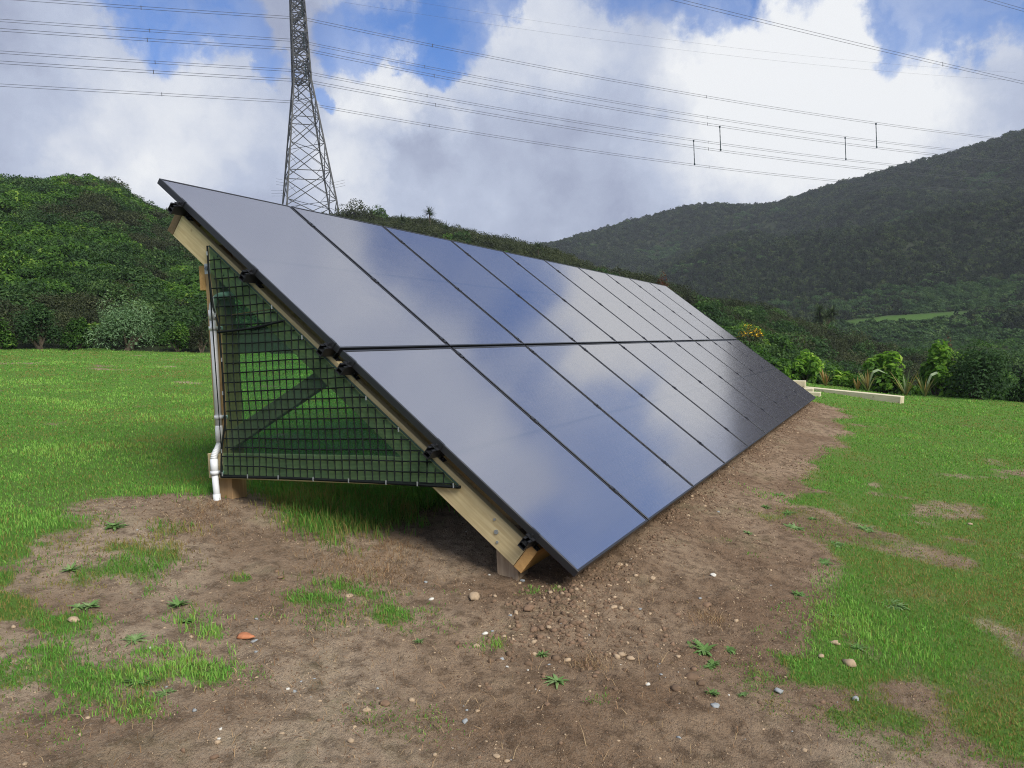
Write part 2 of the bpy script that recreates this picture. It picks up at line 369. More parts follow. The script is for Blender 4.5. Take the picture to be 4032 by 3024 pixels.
# bare-earth outline (world XY), partly read from the photograph
def gxy(px, py): return tuple(ground_px(px, py)[:2])
DIRT = [gxy(*p) for p in [(470, 1955), (800, 1975), (960, 1955), (1080, 2010), (1180, 2110), (1400, 2120), (1700, 2080), (1850, 2005)]]
DIRT += [(1.6, .9), (12.0, .8), (12.4, 0.15), (11.6, -.42)]
DIRT += [gxy(*p) for p in [(3290, 1740), (3140, 1850), (3050, 1960), (3110, 2080), (3200, 2200), (3180, 2330), (3140, 2480), (3060, 2600), (3010, 2690), (3300, 2680), (3620, 2690), (3700, 2900), (3800, 3000)]]
DIRT += [(-.6, -2.1), (-4, -3.0), (-6, -1.5), (-5, 1.0), (-3, 1.0)]
DIRT += [gxy(*p) for p in [(-100, 2840), (330, 2640), (520, 2500), (560, 2380), (470, 2250), (430, 2150), (430, 2050)]]
DIRT = np.array(DIRT)
PATCH = [(gxy(px, py), r, k) for px, py, r, k in [(1300, 2360, .20, 1), (1420, 2390, .22, 1), (1530, 2430, .16, .9), (1230, 2330, .1, .8), (850, 2640, .13, .9), (540, 2180, .2, .9), (450, 2230, .2, .9), (560, 2280, .16, .7), (730, 2310, .05, .5),
    (680, 2090, .12, .7), (1966, 2542, .05, .8), (1910, 2530, .08, .6), (1770, 2490, .06, .5), (3250, 2660, .22, 1), (3380, 2640, .16, 1), (3000, 2660, .14, .8), (2920, 2620, .1, .7), (3450, 2830, .2, .9), (3150, 2810, .1, .6),
    (2330, 2260, .05, .6), (2100, 2345, .06, .7), (2200, 2355, .04, .5), (2360, 2755, .05, .6), (1660, 2840, .1, .4), (1480, 2830, .1, .4), (3040, 1950, .2, .6), (3100, 2030, .22, .8), (500, 2660, .2, .8), (330, 2700, .25, .9), (700, 2440, .12, .6),
    (2850, 2120, .07, .4), (2950, 2180, .06, .4), (840, 2500, .06, .8), (940, 2280, .05, .9), (1300, 2130, .14, .6), (1380, 2170, .1, .5), (620, 2580, .1, .7), (540, 2640, .15, .8), (200, 2500, .2, .6), (120, 2620, .2, .8)]]
def sdist(x, y, P):
    x = np.asarray(x, float); y = np.asarray(y, float); d = np.full(x.shape, 1e9); ins = np.zeros(x.shape, bool)
    for i in range(len(P)):
        a = P[i]; b = P[(i + 1) % len(P)]; e = b - a
        t = np.clip(((x - a[0]) * e[0] + (y - a[1]) * e[1]) / (e @ e + 1e-9), 0, 1)
        d = np.minimum(d, np.hypot(x - a[0] - t * e[0], y - a[1] - t * e[1]))
        c = ((a[1] > y) != (b[1] > y)) & (x < e[0] * (y - a[1]) / (e[1] + 1e-12) + a[0]); ins ^= c
    return np.where(ins, -d, d)
SP0 = np.array(gxy(200, 2520))
def grass_cover(x, y):
    sd = sdist(x, y, DIRT) + .55 * fbm(x * 1.6, y * 1.6, 31, 4) + .16 * fbm(x * 7, y * 7, 37, 3)
    c = sst(-.16, .22, sd)
    # worn, patchy lawn to the left of the path
    worn = np.exp(-((x - SP0[0]) ** 2 + (y - SP0[1]) ** 2) / 1.3 ** 2)
    c = c * (1 - worn * .9 * sst(-.05, .09, fbm(x * 3.3, y * 3.3, 41, 4) + .02))
    wr = sst(1.6, .5, np.abs(sdist(x, y, DIRT))) * (y < -.5)
    c = c * (1 - .12 * wr * sst(.10, .22, fbm(x * 3.0, y * 3.0, 43, 4)))
    for (px, py), r, k in PATCH:
        d2 = ((x - px) ** 2 + (y - py) ** 2) / (r * r)
        c = np.maximum(c, k * sst(1.7, .2, np.sqrt(d2) + 2.4 * fbm(x * 8, y * 8, 47, 4)))
    c = c * (1 - .4 * sst(.19, .30, fbm(x * 1.3, y * 1.3, 49, 4)))
    return c

# ------------------------------------------------------------------ ground mesh
def build_ground():
    az = np.concatenate([np.arange(-180, -32, 4.0), np.arange(-32, -14, .8), np.arange(-14, 68, .17), np.arange(68, 92, .8), np.arange(92, 180, 4.0)])
    rr = [0.0]; r = .35
    while r < 900: rr.append(r); r *= 1.0145 if r < 40 else (1.02 if r < 450 else 1.12)
    rr = np.array(rr)
    A, Rr = np.meshgrid(np.radians(az), rr); X = CAM[0] + Rr * np.cos(A); Y = CAM[1] + Rr * np.sin(A)
    Z = ground_z(X.ravel(), Y.ravel()).reshape(X.shape)
    near = Rr < 28
    c = np.zeros(X.shape); c[near] = grass_cover(X[near], Y[near])
    xn, yn = X[near], Y[near]
    # lumps of the dug soil and mounds by the posts
    dug = (1 - c[near])
    lump = .030 * fbm(xn * 2.3, yn * 2.3, 51, 4) + .028 * fbm(xn * 9, yn * 9, 57, 4) * dug + .020 * fbm(xn * 26, yn * 26, 61, 2) * dug * sst(8, 4, Rr[near])
    strip = np.exp(-((yn - .02) / .22) ** 2) * sst(-.6, .1, xn) * sst(12.4, 11.6, xn)
    lump += strip * (.035 + .06 * np.abs(fbm(xn * 6, yn * 6, 63, 3)))
    mnd = np.exp(-(((xn - .2) / .55) ** 2 + ((yn - 2.35) / .5) ** 2)); lump += .02 * mnd
    Z[near] += lump + .03 * c[near] * fbm(xn * 1.1, yn * 1.1, 67, 3)
    global GZ_add
    n, m = X.shape
    idx = np.arange(n * m).reshape(n, m); nx = np.roll(idx, -1, axis=1)
    F = np.stack([idx[:-1], nx[:-1], nx[1:], idx[1:]], -1).reshape(-1, 4)
    me = mesh('ground', np.stack([X, Y, Z], -1).reshape(-1, 3), F, None, True)
    at = me.attributes.new('cover', 'FLOAT', 'POINT'); at.data.foreach_set('value', c.ravel().astype(np.float32))
    dd = np.zeros(X.shape); tq = np.clip(xn, -.5, 12); dline = np.hypot(xn - tq, yn + .25) + .5 * fbm(xn * 1.4, yn * 1.4, 101, 3)
    dd[near] = sst(1.15, .45, dline); at = me.attributes.new('dug', 'FLOAT', 'POINT'); at.data.foreach_set('value', dd.ravel().astype(np.float32))
    azd, rd = np.degrees(A), Rr
    lawn = (Rr < edge_r(azd) + .3).astype(float)
    mead = np.exp(-((azd + .2) / 4.0) ** 4) * sst(139, 142, Rr + 8 * fbm(X / 9, Y / 9, 70, 3)) * sst(164, 158, Rr + 14 * fbm(X / 9, Y / 9, 71, 3))
    mead = np.maximum(mead, .9 * sst(.22, .27, fbm(X / 16, Y / 16, 73, 3)) * sst(160, 170, Rr) * sst(240, 200, Rr))
    at = me.attributes.new('zone', 'FLOAT', 'POINT'); at.data.foreach_set('value', (lawn + 2 * mead * (lawn < .5)).ravel().astype(np.float32))
    m, nt, b = newmat('ground'); co = objco(nt)
    cv = nd(nt, 'ShaderNodeAttribute', attribute_name='cover').outputs['Fac']; zn = nd(nt, 'ShaderNodeAttribute', attribute_name='zone').outputs['Fac']
    s1 = noise_(nt, co, 1.3, 5, .6); s2 = noise_(nt, co, 14, 6, .65); s3 = noise_(nt, co, 90, 5, .7); s4 = noise_(nt, co, 300, 3, .7)
    soil = mixc(nt, maprange(nt, s1, .36, .66), (.285, .20, .132), (.48, .375, .268))
    soil = mixc(nt, math_(nt, 'MULTIPLY', maprange(nt, s2, .42, .66), .75), soil, (.125, .088, .058))
    soil = mixc(nt, math_(nt, 'MULTIPLY', maprange(nt, s3, .5, .64), .75), soil, (.35, .28, .21))
    soil = mixc(nt, math_(nt, 'MULTIPLY', maprange(nt, s4, .52, .66), .6), soil, (.085, .058, .036))
    dg = nd(nt, 'ShaderNodeAttribute', attribute_name='dug').outputs['Fac']
    soil = mixc(nt, dg, soil, mixc(nt, 1.0, soil, (.80, .75, .71), 'MULTIPLY'))
    mos = math_(nt, 'MULTIPLY', maprange(nt, noise_(nt, co, 2.6, 5, .65), .55, .68), .2)
    soil = mixc(nt, mos, soil, (.115, .125, .045))
    gr = mixc(nt, s2, (.08, .18, .028), (.14, .25, .045))
    gr = mixc(nt, math_(nt, 'MULTIPLY', maprange(nt, s3, .5, .7), .5), gr, (.13, .12, .045))
    f = maprange(nt, math_(nt, 'ADD', cv, math_(nt, 'MULTIPLY', math_(nt, 'SUBTRACT', s3, .5), .9)), .55, 1.0)
    near_c = mixc(nt, f, soil, gr)
    scr = mixc(nt, noise_(nt, co, .8, 5, .6), (.016, .022, .012), (.035, .045, .02))
    mead_c = mixc(nt, noise_(nt, co, .35, 5, .6), (.035, .085, .014), (.075, .14, .025))
    far_c = mixc(nt, math_(nt, 'MULTIPLY', math_(nt, 'SUBTRACT', zn, .0), .5, True), scr, mead_c)
    isl = math_(nt, 'MULTIPLY', math_(nt, 'GREATER_THAN', zn, .5), math_(nt, 'LESS_THAN', zn, 1.03))
    dist = nd(nt, 'ShaderNodeVectorMath', operation='LENGTH'); nt.links.new(co, dist.inputs[0])
    isl = math_(nt, 'MULTIPLY', isl, math_(nt, 'LESS_THAN', dist.outputs['Value'], 40))
    nt.links.new(mixc(nt, isl, far_c, near_c), b.inputs['Base Color'])
    b.inputs['Roughness'].default_value = .95; b.inputs['Specular IOR Level'].default_value = .1
    hh = math_(nt, 'ADD', math_(nt, 'MULTIPLY', s3, .6), math_(nt, 'ADD', math_(nt, 'MULTIPLY', s2, 1.2), math_(nt, 'MULTIPLY', s4, .25)))
    bump(nt, b, hh, 1.0, .035)
    me.materials.append(m)
    o = obj('ground', me); tag(o, kind='structure')
    return me, X, Y, Z
g_me, gX, gY, gZ = build_ground()
_gaz = None
def surf_z(x, y):
    """height of the built ground mesh (adds the lumps): nearest grid vertex in the fine sector"""
    x = np.atleast_1d(np.asarray(x, float)); y = np.atleast_1d(np.asarray(y, float))
    a, r = polar(x, y); a0 = polar(gX[5], gY[5])[0]; r0 = np.hypot(gX[:, 300] - CAM[0], gY[:, 300] - CAM[1])
    j = np.clip(np.searchsorted(a0, a), 1, len(a0) - 1); i = np.clip(np.searchsorted(r0, r), 1, len(r0) - 1)
    u = np.clip((a - a0[j - 1]) / (a0[j] - a0[j - 1] + 1e-9), 0, 1); v = np.clip((r - r0[i - 1]) / (r0[i] - r0[i - 1] + 1e-9), 0, 1)
    return (gZ[i - 1, j - 1] * (1 - u) + gZ[i - 1, j] * u) * (1 - v) + (gZ[i, j - 1] * (1 - u) + gZ[i, j] * u) * v
def on_ground(px, py):
    p = ground_px(px, py); p[2] = surf_z(p[0], p[1])[0]; return p

# ------------------------------------------------------------------ solar array
TH = R_(40.0); ct, stt = math.cos(TH), math.sin(TH)
PW, PH, PITX, PITY = 1.134, 1.722, 1.154, 1.742
def pan(x, s, off=0.0):
    """point of the array: x along it, s up the slope from the low edge, off below the glass"""
    return np.array([x, s * ct + off * stt, s * stt - off * ct])
RX = Euler((TH, 0, 0))
ordinal = ['nearest', 'second', 'third', 'fourth', 'fifth', 'sixth', 'seventh', 'eighth', 'ninth', 'farthest']
def frame_mesh():
    mb = MB(); fw, t = .012, .035
    prof_o = [(0, 0), (PW, 0), (PW, PH), (0, PH)]
    def ring(i, z): return [(i, i, z), (PW - i, i, z), (PW - i, PH - i, z), (i, PH - i, z)]
    rings = [ring(0.0, -t), ring(0.0, 0), ring(.0012, .0012), ring(fw, .0012), ring(fw, -.006)]
    v = [p for r in rings for p in r] + ring(.03, -t)
    f = []
    for k in range(len(rings) - 1):
        for j in range(4):
            a, b2 = k * 4 + j, k * 4 + (j + 1) % 4; f.append((a, b2, b2 + 4, a + 4))
    n = (len(rings)) * 4
    for j in range(4): f.append((n + j, n + (j + 1) % 4, (j + 1) % 4, j))
    mb.add(v, f); return mb.mesh('panel_frame', M['black'])
fr_me = frame_mesh()
gl_me = MB().box(.0121, PW - .0121, .0121, PH - .0121, -.0075, -.0012).mesh('panel_glass', M['glass'])
bk_me = MB().box(.014, PW - .014, .014, PH - .014, -.0095, -.0080).mesh('back_sheet', plain('back_sheet', (.03, .03, .033), .6))
jb = MB(); jb.box(.50, .63, .84, .89, -.024, -.0097); jb_me = jb.mesh('junction_box', M['black'])
for row in (1, 0):
    for i in range(10):
        e_ = empty('solar_panel'); e_.location = pan(i * PITX + .01, row * PITY + .01); e_.rotation_euler = RX
        tag(e_, f'black framed solar panel, {ordinal[i]} from the mesh end of the {"upper" if row else "lower"} row', 'solar panel', 'solar panels of the tilted array')
        obj('frame', fr_me, e_); obj('glass', gl_me, e_); obj('back_sheet', bk_me, e_); obj('junction_box', jb_me, e_)
# mounting rails with feet and clamps
RAILS = [3.225, 2.515, 1.815, 1.650, .960, .288]
nm = ['topmost', 'second highest', 'third highest', 'fourth highest', 'second lowest', 'lowest']
clamp_mb = MB(); clamp_mb.box(-.016, .016, -.03, .03, .0016, .0050); clamp_mb.box(-.0045, .0045, -.028, .028, -.03, .0015); clamp_mb.tube([(0, 0, .005), (0, 0, .010)], .006, 6)
clamp_me = clamp_mb.mesh('mid_clamp', M['rail'])
end_mb = MB(); end_mb.box(-.030, -.002, -.025, .025, -.034, -.030); end_mb.box(-.0065, -.002, -.025, .025, -.0299, .0014); end_mb.box(-.0065, .010, -.025, .025, .0016, .0046); end_mb.tube([(-.018, 0, -.030), (-.018, 0, -.012)], .006, 6)
end_me = end_mb.mesh('end_clamp', M['rail'])
foot_mb = MB(); foot_mb.box(-.02, .02, -.055, -.022, -.098, -.094); foot_mb.box(-.02, .02, -.0265, -.0215, -.0939, -.045); foot_mb.tube([(0, -.034, -.07), (0, -.024, -.07)], .008, 6); foot_mb.tube([(0, -.042, -.094), (0, -.042, -.086)], .008, 6)
foot_me = foot_mb.mesh('foot_bracket', M['rail'])
FRX = [.055, 2.85, 5.65, 8.45, 11.35]
rl = MB(); L0, L1 = -.046, 11.585; w_, b_, t_ = .02, -.092, -.036
rl.box(L0, L1, -w_, -w_ + .003, b_ + .0031, t_); rl.box(L0, L1, w_ - .003, w_, b_ + .0031, t_); rl.box(L0, L1, -w_, w_, b_, b_ + .003); rl.box(L0 + .002, L1, -w_ + .0031, w_ - .0031, -.066, -.063)
rl.box(L0, L1, -w_ + .0031, -.008, t_ - .004, t_ - .0005); rl.box(L0, L1, .008, w_ - .0031, t_ - .004, t_ - .0005)
rl_me = rl.mesh('channel', M['rail'])
for k, s in enumerate(RAILS):
    e_ = empty('mounting_rail'); e_.location = pan(0, s); e_.rotation_euler = RX
    tag(e_, f'black aluminium mounting rail across the timber rafters, {nm[k]} of six', 'rail', 'rails under the panels')
    obj('channel', rl_me, e_)
    for i in range(1, 10): obj('mid_clamp', clamp_me, e_, (i * PITX, 0, 0))
    obj('end_clamp', end_me, e_, (.01, 0, 0)); o = obj('end_clamp', end_me, e_, (10 * PITX - .01, 0, 0)); o.rotation_euler = (0, 0, math.pi)
    for x in FRX: obj('foot_bracket', foot_me, e_, (x + .022, 0, 0))
# timber: rafters, posts, braces, rails
OT, OB = .0985, .246
def slope_box(mb, x0, x1, s0, s1, o0, o1):
    a = pan(x0, s0, o1); return mb.frame(a, (x1 - x0, 0, 0), pan(0, s1) - pan(0, s0), pan(0, 0, o0) - pan(0, 0, o1))
for k, x in enumerate(FRX):
    e_ = empty('timber_support_frame', (x, 1.4, 0))
    tag(e_, ['pale pine support frame at the near end, behind the green mesh', 'timber support frame next behind the near end frame', 'middle timber support frame under the panels', 'timber support frame second from the far end', 'timber support frame at the far end of the panels'][k], 'support frame', 'timber frames carrying the array')
    def P(mb, name, mat, bevel=.003):
        mb.v = [(a - x, b - 1.4, c) for a, b, c in mb.v]; return mb.build(name, mat, e_, bevel=bevel)
    r = P(slope_box(MB(), x, x + .045, .284, 3.228, OT, OB), 'rafter', M['timber_slope']); P(slope_box(MB(), x + .166, x + .211, .284, 3.228, OT, OB), 'rafter', M['timber_slope'])
    zr = float(ground_z(x, 2.37)); zf = float(ground_z(x, .43))
    P(MB().box(x + .0455, x + .165, 2.31, 2.425, zr - .3, 1.80), 'rear_post', M['timber_post'])
    pz = (.43 * stt - .10) / ct
    P(MB().box(x + .0455, x + .16, .372, .492, zf - .3, .372 * math.tan(TH) - .115 / ct), 'front_post', M['timber_base'])
    # bottom rail dies into the rafter
    y1 = 2.452; zt, zb = .530, .378
    ya = (zb * ct + OB) / stt; yb = (zt * ct + OB) / stt
    mb = MB(); v = [(x - .0006, ya, zb), (x - .0006, yb, zt), (x - .0006, y1, zt), (x - .0006, y1, zb)]; v += [(a + .044, b, c) for a, b, c in v]
    mb.add(v, [(0, 1, 2, 3), (7, 6, 5, 4), (0, 4, 5, 1), (1, 5, 6, 2), (2, 6, 7, 3), (3, 7, 4, 0)][::1])
    P(mb, 'bottom_rail', M['timber'])
    # knee brace from the rear post to the rafter
    p0 = np.array([x + .047, 2.36, .58]); p1 = np.array([x + .047, 1.573, .962]); d = p1 - p0; d /= np.linalg.norm(d); n_ = np.array([0, -d[2], d[1]])
    mb = MB().frame(p0 - n_ * .05, (.045, 0, 0), n_ * .1, p1 - p0)
    if k == 0 or True: P(mb, 'brace', M['timber_base'])
    if k == 0:
        for s_, o_ in ((2.80, .168),): 
            p = pan(x, s_, o_); w = P(MB().box(x - .0045, x - .0005, 2.326, 2.372, 1.622, 1.684), 'washer_plate', M['galv'], .001)
        P(MB().tube([(x - .014, 2.349, 1.655), (x - .0046, 2.349, 1.655)], .013, 6), 'bolt', M['bolt'], 0).parent = w
        for s_, o_, rr in ((.455, .172, .012), (.50, .128, .007), (.42, .21, .007)):
            p = pan(x, s_, o_); P(MB().tube([(x - .006, p[1], p[2]), (x - .0004, p[1], p[2])], rr, 8), 'bolt', M['galv'], 0)
        for s_, o_ in ((2.835, .135), (2.73, .2)):
            p = pan(x, s_, o_); P(MB().tube([(x - .0012, p[1], p[2]), (x - .0002, p[1], p[2])], .007, 8), 'nail_hole', M['bark'], 0)
for nme, s0, s1, mat, lab in (('bearer_beam', 3.231, 3.286, 'timber_dark', 'dark weathered timber beam along the high ends of the rafters'), ('bearer_beam', .230, .2815, 'timber_x', 'orange tinted timber beam along the low ends of the rafters')):
    o = slope_box(MB(), .055, 11.45, s0, s1, OT - .002, OB + .001).build(nme, M[mat], bevel=.003); tag(o, lab, 'beam', 'long timber beams of the array', 'thing')
o = MB().box(.1, 11.5, 2.4255, 2.475, 1.535, 1.685).build('bearer_beam', M['timber_x'], bevel=.003); tag(o, 'pale timber beam bolted to the backs of the rear posts', 'beam', 'long timber beams of the array', 'thing')

# ------------------------------------------------------------------ green mesh screen
def mesh_screen():
    e_ = empty('mesh_screen', (0, 0, 0)); tag(e_, 'black net over dark green shade cloth stretched across the near timber frame', 'mesh')
    XC = .0475
    left = np.array([(2.316, 1.786), (2.318, 1.61), (2.300, 1.42), (2.262, 1.30), (2.255, .95), (2.262, .72), (2.305, .56), (2.324, .388)])
    def yl(z): return np.interp(z, left[::-1, 1], left[::-1, 0])
    def yr(z): return .656 + (z - .385) / .844
    # cloth
    nz, ny = 60, 40; v = []; zz = np.linspace(.388, 1.775, nz)
    for z in zz:
        a, b2 = yl(z), yr(z)
        if z > 1.28: a = min(a, 2.318)
        for t in np.linspace(0, 1, ny): y = a + (b2 - a) * t; v.append((XC - .0015 - .004 * abs(math.sin(t * math.pi)) + .005 * (float(vn(y * 5, z * 6, 81)) - .5), y, z))
    f = [(i * ny + j, i * ny + j + 1, (i + 1) * ny + j + 1, (i + 1) * ny + j) for i in range(nz - 1) for j in range(ny - 1)]
    obj('shade_cloth', mesh('shade_cloth', v, f, M['cloth'], True), e_)
    # net
    mb = MB(); XN = XC - .011
    def wob(y, z):
        up = max(0, (z - 1.15)) 
        return z - .05 * up * math.sin((2.3 - y) * 3.1) + .010 * (float(vn(y * 4, z * 4, 83)) - .5) + .12 * up * (2.3 - y) * .6
    zs = np.arange(.40, 1.80, .0565)
    for z in zs:
        a, b2 = yl(z) + .004, yr(z) + .002
        if a - b2 < .05: continue
        pts = [(XN - .004 * math.sin(y * 40), y, min(wob(y, z), (y - .656) * .844 + .385)) for y in np.arange(b2, a + .01, .05)]
        if len(pts) > 1: mb.tube(pts, .0038, 4)
    for y in np.arange(.69, 2.33, .0508):
        zmax = .385 + (y - .656) * .844; pts = []
        for z in np.arange(.392, zmax, .0282):
            yy = y + .014 * (float(vn(y * 9, z * 3, 87)) - .5) + .006 * math.sin(z * 8)
            if yy < yl(z) + .004: pts.append((XN, yy, z))
        if len(pts) > 2: mb.tube(pts, [.0060 if (i % 2 == 0) else .0034 for i in range(len(pts))], 4)
    o = mb.build('net', M['net'], e_); o['kind'] = 'stuff'
    hm = MB(); hm.tube([(XN - .002, .645, .384), (XN - .002, 1.2, .394), (XN - .002, 1.8, .399), (XN - .002, 2.32, .393)], .009, 6); hm.build('hem', M['net'], e_)
    hm = MB(); hm.tube([(XN + .004, .66 + t, .392 + t * .844) for t in np.linspace(0, 1.65, 40)], .0055, 5); hm.build('stitched_edge', M['hem'], e_)
    hm = MB(); hm.tube([(XN - .003, y, z) for y, z in left], .006, 5); hm.build('edge_cord', M['net'], e_)
    hm = MB(); hm.tube([(XN - .006, 2.27, 1.265), (XN - .006, 2.0, 1.272), (XN - .006, 1.75, 1.30)], .008, 5); hm.build('tension_cord', M['net'], e_)
    hm = MB(); hm.tube([(XN + .02, 2.25, 1.36), (XN + .02, 2.0, 1.37), (XN + .02, 1.83, 1.375)], .004, 5); hm.build('string_line', M['cord'], e_)
    st_me = None
    for y, z, dy in [(2.305, .41, .0), (2.1, .402, 0), (1.86, .402, 0), (1.6, .40, 0), (1.35, .398, 0), (1.1, .396, 0), (.9, .394, 0), (.68, .392, 0), (2.315, 1.74, 0), (2.28, 1.37, 0), (1.83, 1.385, 0), (1.62, 1.20, 0), (1.2, .85, 0), (1.0, .68, 0), (2.26, .9, 0), (2.25, 1.1, 0), (2.3, .55, 0)]:
        if st_me is None: st_me = MB().box(-.004, .0, -.003, .003, -.012, .012).mesh('staple', M['galv'])
        obj('staple', st_me, e_, (XN - .008, y, z))
mesh_screen()

# ------------------------------------------------------------------ conduit pipe
def conduit():
    e_ = empty('conduit_pipe', (.035, 2.37, .2)); tag(e_, 'white plastic conduit pipe clipped to the rear post of the array', 'pipe')
    def B(mb, n, m, s=True): mb.v = [(a - .035, b - 2.37, c - .2) for a, b, c in mb.v]; return mb.build(n, m, e_, s)
    XU, XL = .078, .034
    el = [(XU + .06, 2.12, 1.492), (XU + .02, 2.215, 1.489), (XU, 2.27, 1.487)] + [(XU, 2.272 + .085 * math.sin(t), 1.402 + .085 * math.cos(t)) for t in np.linspace(0, math.pi / 2, 8)] + [(XU, 2.358, 1.37)]
    B(MB().tube(el, .0205, 14), 'elbow', M['pvc'])
    B(MB().tube([(XU, 2.358, 1.405), (XU, 2.359, 1.345)], .0235, 14), 'collar', M['pvc'])
    B(MB().tube([(XU, 2.358, 1.36), (XU, 2.364, .66)], .0195, 14), 'upper_pipe', M['pvc'])
    B(MB().tube([(XU, 2.364, .70), (XU, 2.364, .69), (XU, 2.365, .685), (XU, 2.366, .60)], [.0205, .0215, .0235, .0235], 14), 'collar', M['pvc'])
    fl = []; rs = []
    for i in range(60):
        t = i / 59; k = float(sst(.12, .9, t)); fl.append((XU + (XL - XU) * k, 2.366 + .009 * t, .61 - .115 * t)); rs.append(.0215 if i % 4 < 2 else .0185)
    B(MB().tube(fl, rs, 14), 'corrugated_section', M['pvc'])
    B(MB().tube([(XL, 2.375, .50), (XL, 2.376, .405)], .0235, 14), 'collar', M['pvc'])
    B(MB().tube([(XL, 2.376, .41), (XL, 2.368, .20)], .0195, 14), 'lower_pipe', M['pvc'])
    B(MB().tube([(XL, 2.372, .285), (XL, 2.366, .17)], .0225, 14), 'collar', M['pvc'])
    for x, y, z, xw in ((XU, 2.359, 1.295, .0985), (XU, 2.362, .752, .0985), (XL, 2.376, .416, .0535)):
        mb = MB().tube([(x, y, z - .011), (x, y, z + .011)], .0265, 14); mb.box(xw - .004, xw, y - .058, y - .02, z - .011, z + .011)
        cp = B(mb, 'pipe_clip', M['pvc']); B(MB().tube([(xw - .008, y - .045, z), (xw - .004, y - .045, z)], .006, 8), 'screw', M['bolt']).parent = cp
conduit()
# ------------------------------------------------------------------ timber sleepers at the far end
def sleepers():
    def beam(A, B, w, h, lab, top):
        A = np.array(A); B = np.array(B); d = B - A; L = np.linalg.norm(d); d /= L; n = np.array([-d[1], d[0], 0]); n /= np.linalg.norm(n)
        mb = MB().frame((-w / 2, 0, -h), (w, 0, 0), (0, L, 0), (0, 0, h))
        o = mb.build('timber_sleeper', M['sleeper'], bevel=.006)
        o.location = A; o.rotation_euler = Vector(d).to_track_quat('Y', 'Z').to_euler()
        tag(o, lab, 'sleeper', 'timber sleepers beyond the array')
    e1 = ground_px(3555, 1588); z1 = e1[2] + .14
    d = ray(3172, 1523); t = (15.2 - CAM[0]) / d[0]; a1 = CAM + d * t
    b1 = np.array([e1[0] + .05, e1[1], z1]); mid = b1 + (a1 - b1) * .52
    beam(b1, mid - (mid - b1) * .004, .2, .17, 'pale timber sleeper lying in the grass, right-hand one of two end to end', 0)
    beam(mid, a1 + (a1 - b1) * .25, .2, .17, 'pale timber sleeper butting the right-hand one, its left end behind the steps', 0)
    for (px, py), X, dz, lab in (((3172, 1499), 14.35, .20, 'topmost short sleeper of the stepped stack behind the array corner'), ((3203, 1529), 14.05, .095, 'middle short sleeper of the stepped stack behind the array corner'), ((3231, 1544), 13.7, .20, 'lowest short sleeper of the stepped stack behind the array corner')):
        d = ray(px, py); p = CAM + d * ((X - CAM[0]) / d[0]); beam(p, p + np.array([.05, 2.1, .1]), .2, dz, lab, 0)
sleepers()

# ------------------------------------------------------------------ transmission tower and lines
TD = 150.0; TA = 40.65
tower_c = np.array([CAM[0] + TD * math.cos(R_(TA)), CAM[1] + TD * math.sin(R_(TA))])
ca = dirae(TA + 180 + 8, 0)[:2]      # towards the near circuit
la = np.array([-ca[1], ca[0]])       # along the line, to the right
if la @ dirae(TA - 90, 0)[:2] < 0: la = -la
PLANE = {}
def on_plane(px, py, off):
    """where the sight line meets the vertical plane of a circuit -> (s along line, z)"""
    d = ray(px, py); c = tower_c + ca * off
    A = np.array([[d[0], -la[0]], [d[1], -la[1]]]); t, s = np.linalg.solve(A, c - CAM[:2]); return s, CAM[2] + d[2] * t
def tower():
    zb = float(ground_z(*tower_c)) - 1
    e_ = empty('transmission_tower', (tower_c[0], tower_c[1], zb)); tag(e_, 'tall grey steel lattice transmission tower standing behind the array', 'pylon')
    zs = [(zb, 10.2), (24, 9.9), (30, 9.0), (53.4, 3.1), (67.4, 2.4), (79, 1.5), (84, .35)]
    if zb > 24: zs = [(zb, 10.2), (30, 9.0)] + zs[3:]
    def wd(z): return float(np.interp(z, [q[0] for q in zs], [q[1] for q in zs]))
    def cor(z, i): 
        w = wd(z) / 2; a, b2 = [(1, 1), (1, -1), (-1, -1), (-1, 1)][i % 4]
        p = tower_c + ca * a * w + la * b2 * w; return np.array([p[0], p[1], z])
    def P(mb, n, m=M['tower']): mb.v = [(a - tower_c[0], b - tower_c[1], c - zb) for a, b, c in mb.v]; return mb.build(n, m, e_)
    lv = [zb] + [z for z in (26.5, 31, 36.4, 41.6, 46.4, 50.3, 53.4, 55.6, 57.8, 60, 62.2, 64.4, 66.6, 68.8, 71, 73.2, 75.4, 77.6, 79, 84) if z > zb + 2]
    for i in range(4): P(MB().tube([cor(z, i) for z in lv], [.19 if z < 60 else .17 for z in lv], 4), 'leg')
    for k in range(len(lv) - 1):
        z0, z1 = lv[k], lv[k + 1]; mb = MB(); t = .13 if z1 < 54 else .16
        for i in range(4):
            a0, a1, b0, b1 = cor(z0, i), cor(z1, i), cor(z0, i + 1), cor(z1, i + 1)
            mb.bar(a0, b1, t); mb.bar(b0, a1, t)
            if k % 2 == 0 or z1 > 53: mb.bar(a1, b1, t)
            if z1 < 53:
                c = (a0 + b1 + b0 + a1) / 4; mb.bar((a0 + a1) / 2, (a0 * 1.2 + c * .8) / 2, .06); mb.bar((b0 + b1) / 2, (b0 * 1.2 + c * .8) / 2, .06)
                mb.bar((a0 * .5 + a1 * .5), (a1 + c) / 2, .06); mb.bar((b0 * .5 + b1 * .5), (b1 + c) / 2, .06)
        if z1 in (31, 41.6, 50.3): mb.bar(cor(z1, 0), cor(z1, 2), .08); mb.bar(cor(z1, 1), cor(z1, 3), .08)
        P(mb, 'bracing')
    return e_, wd, P, cor
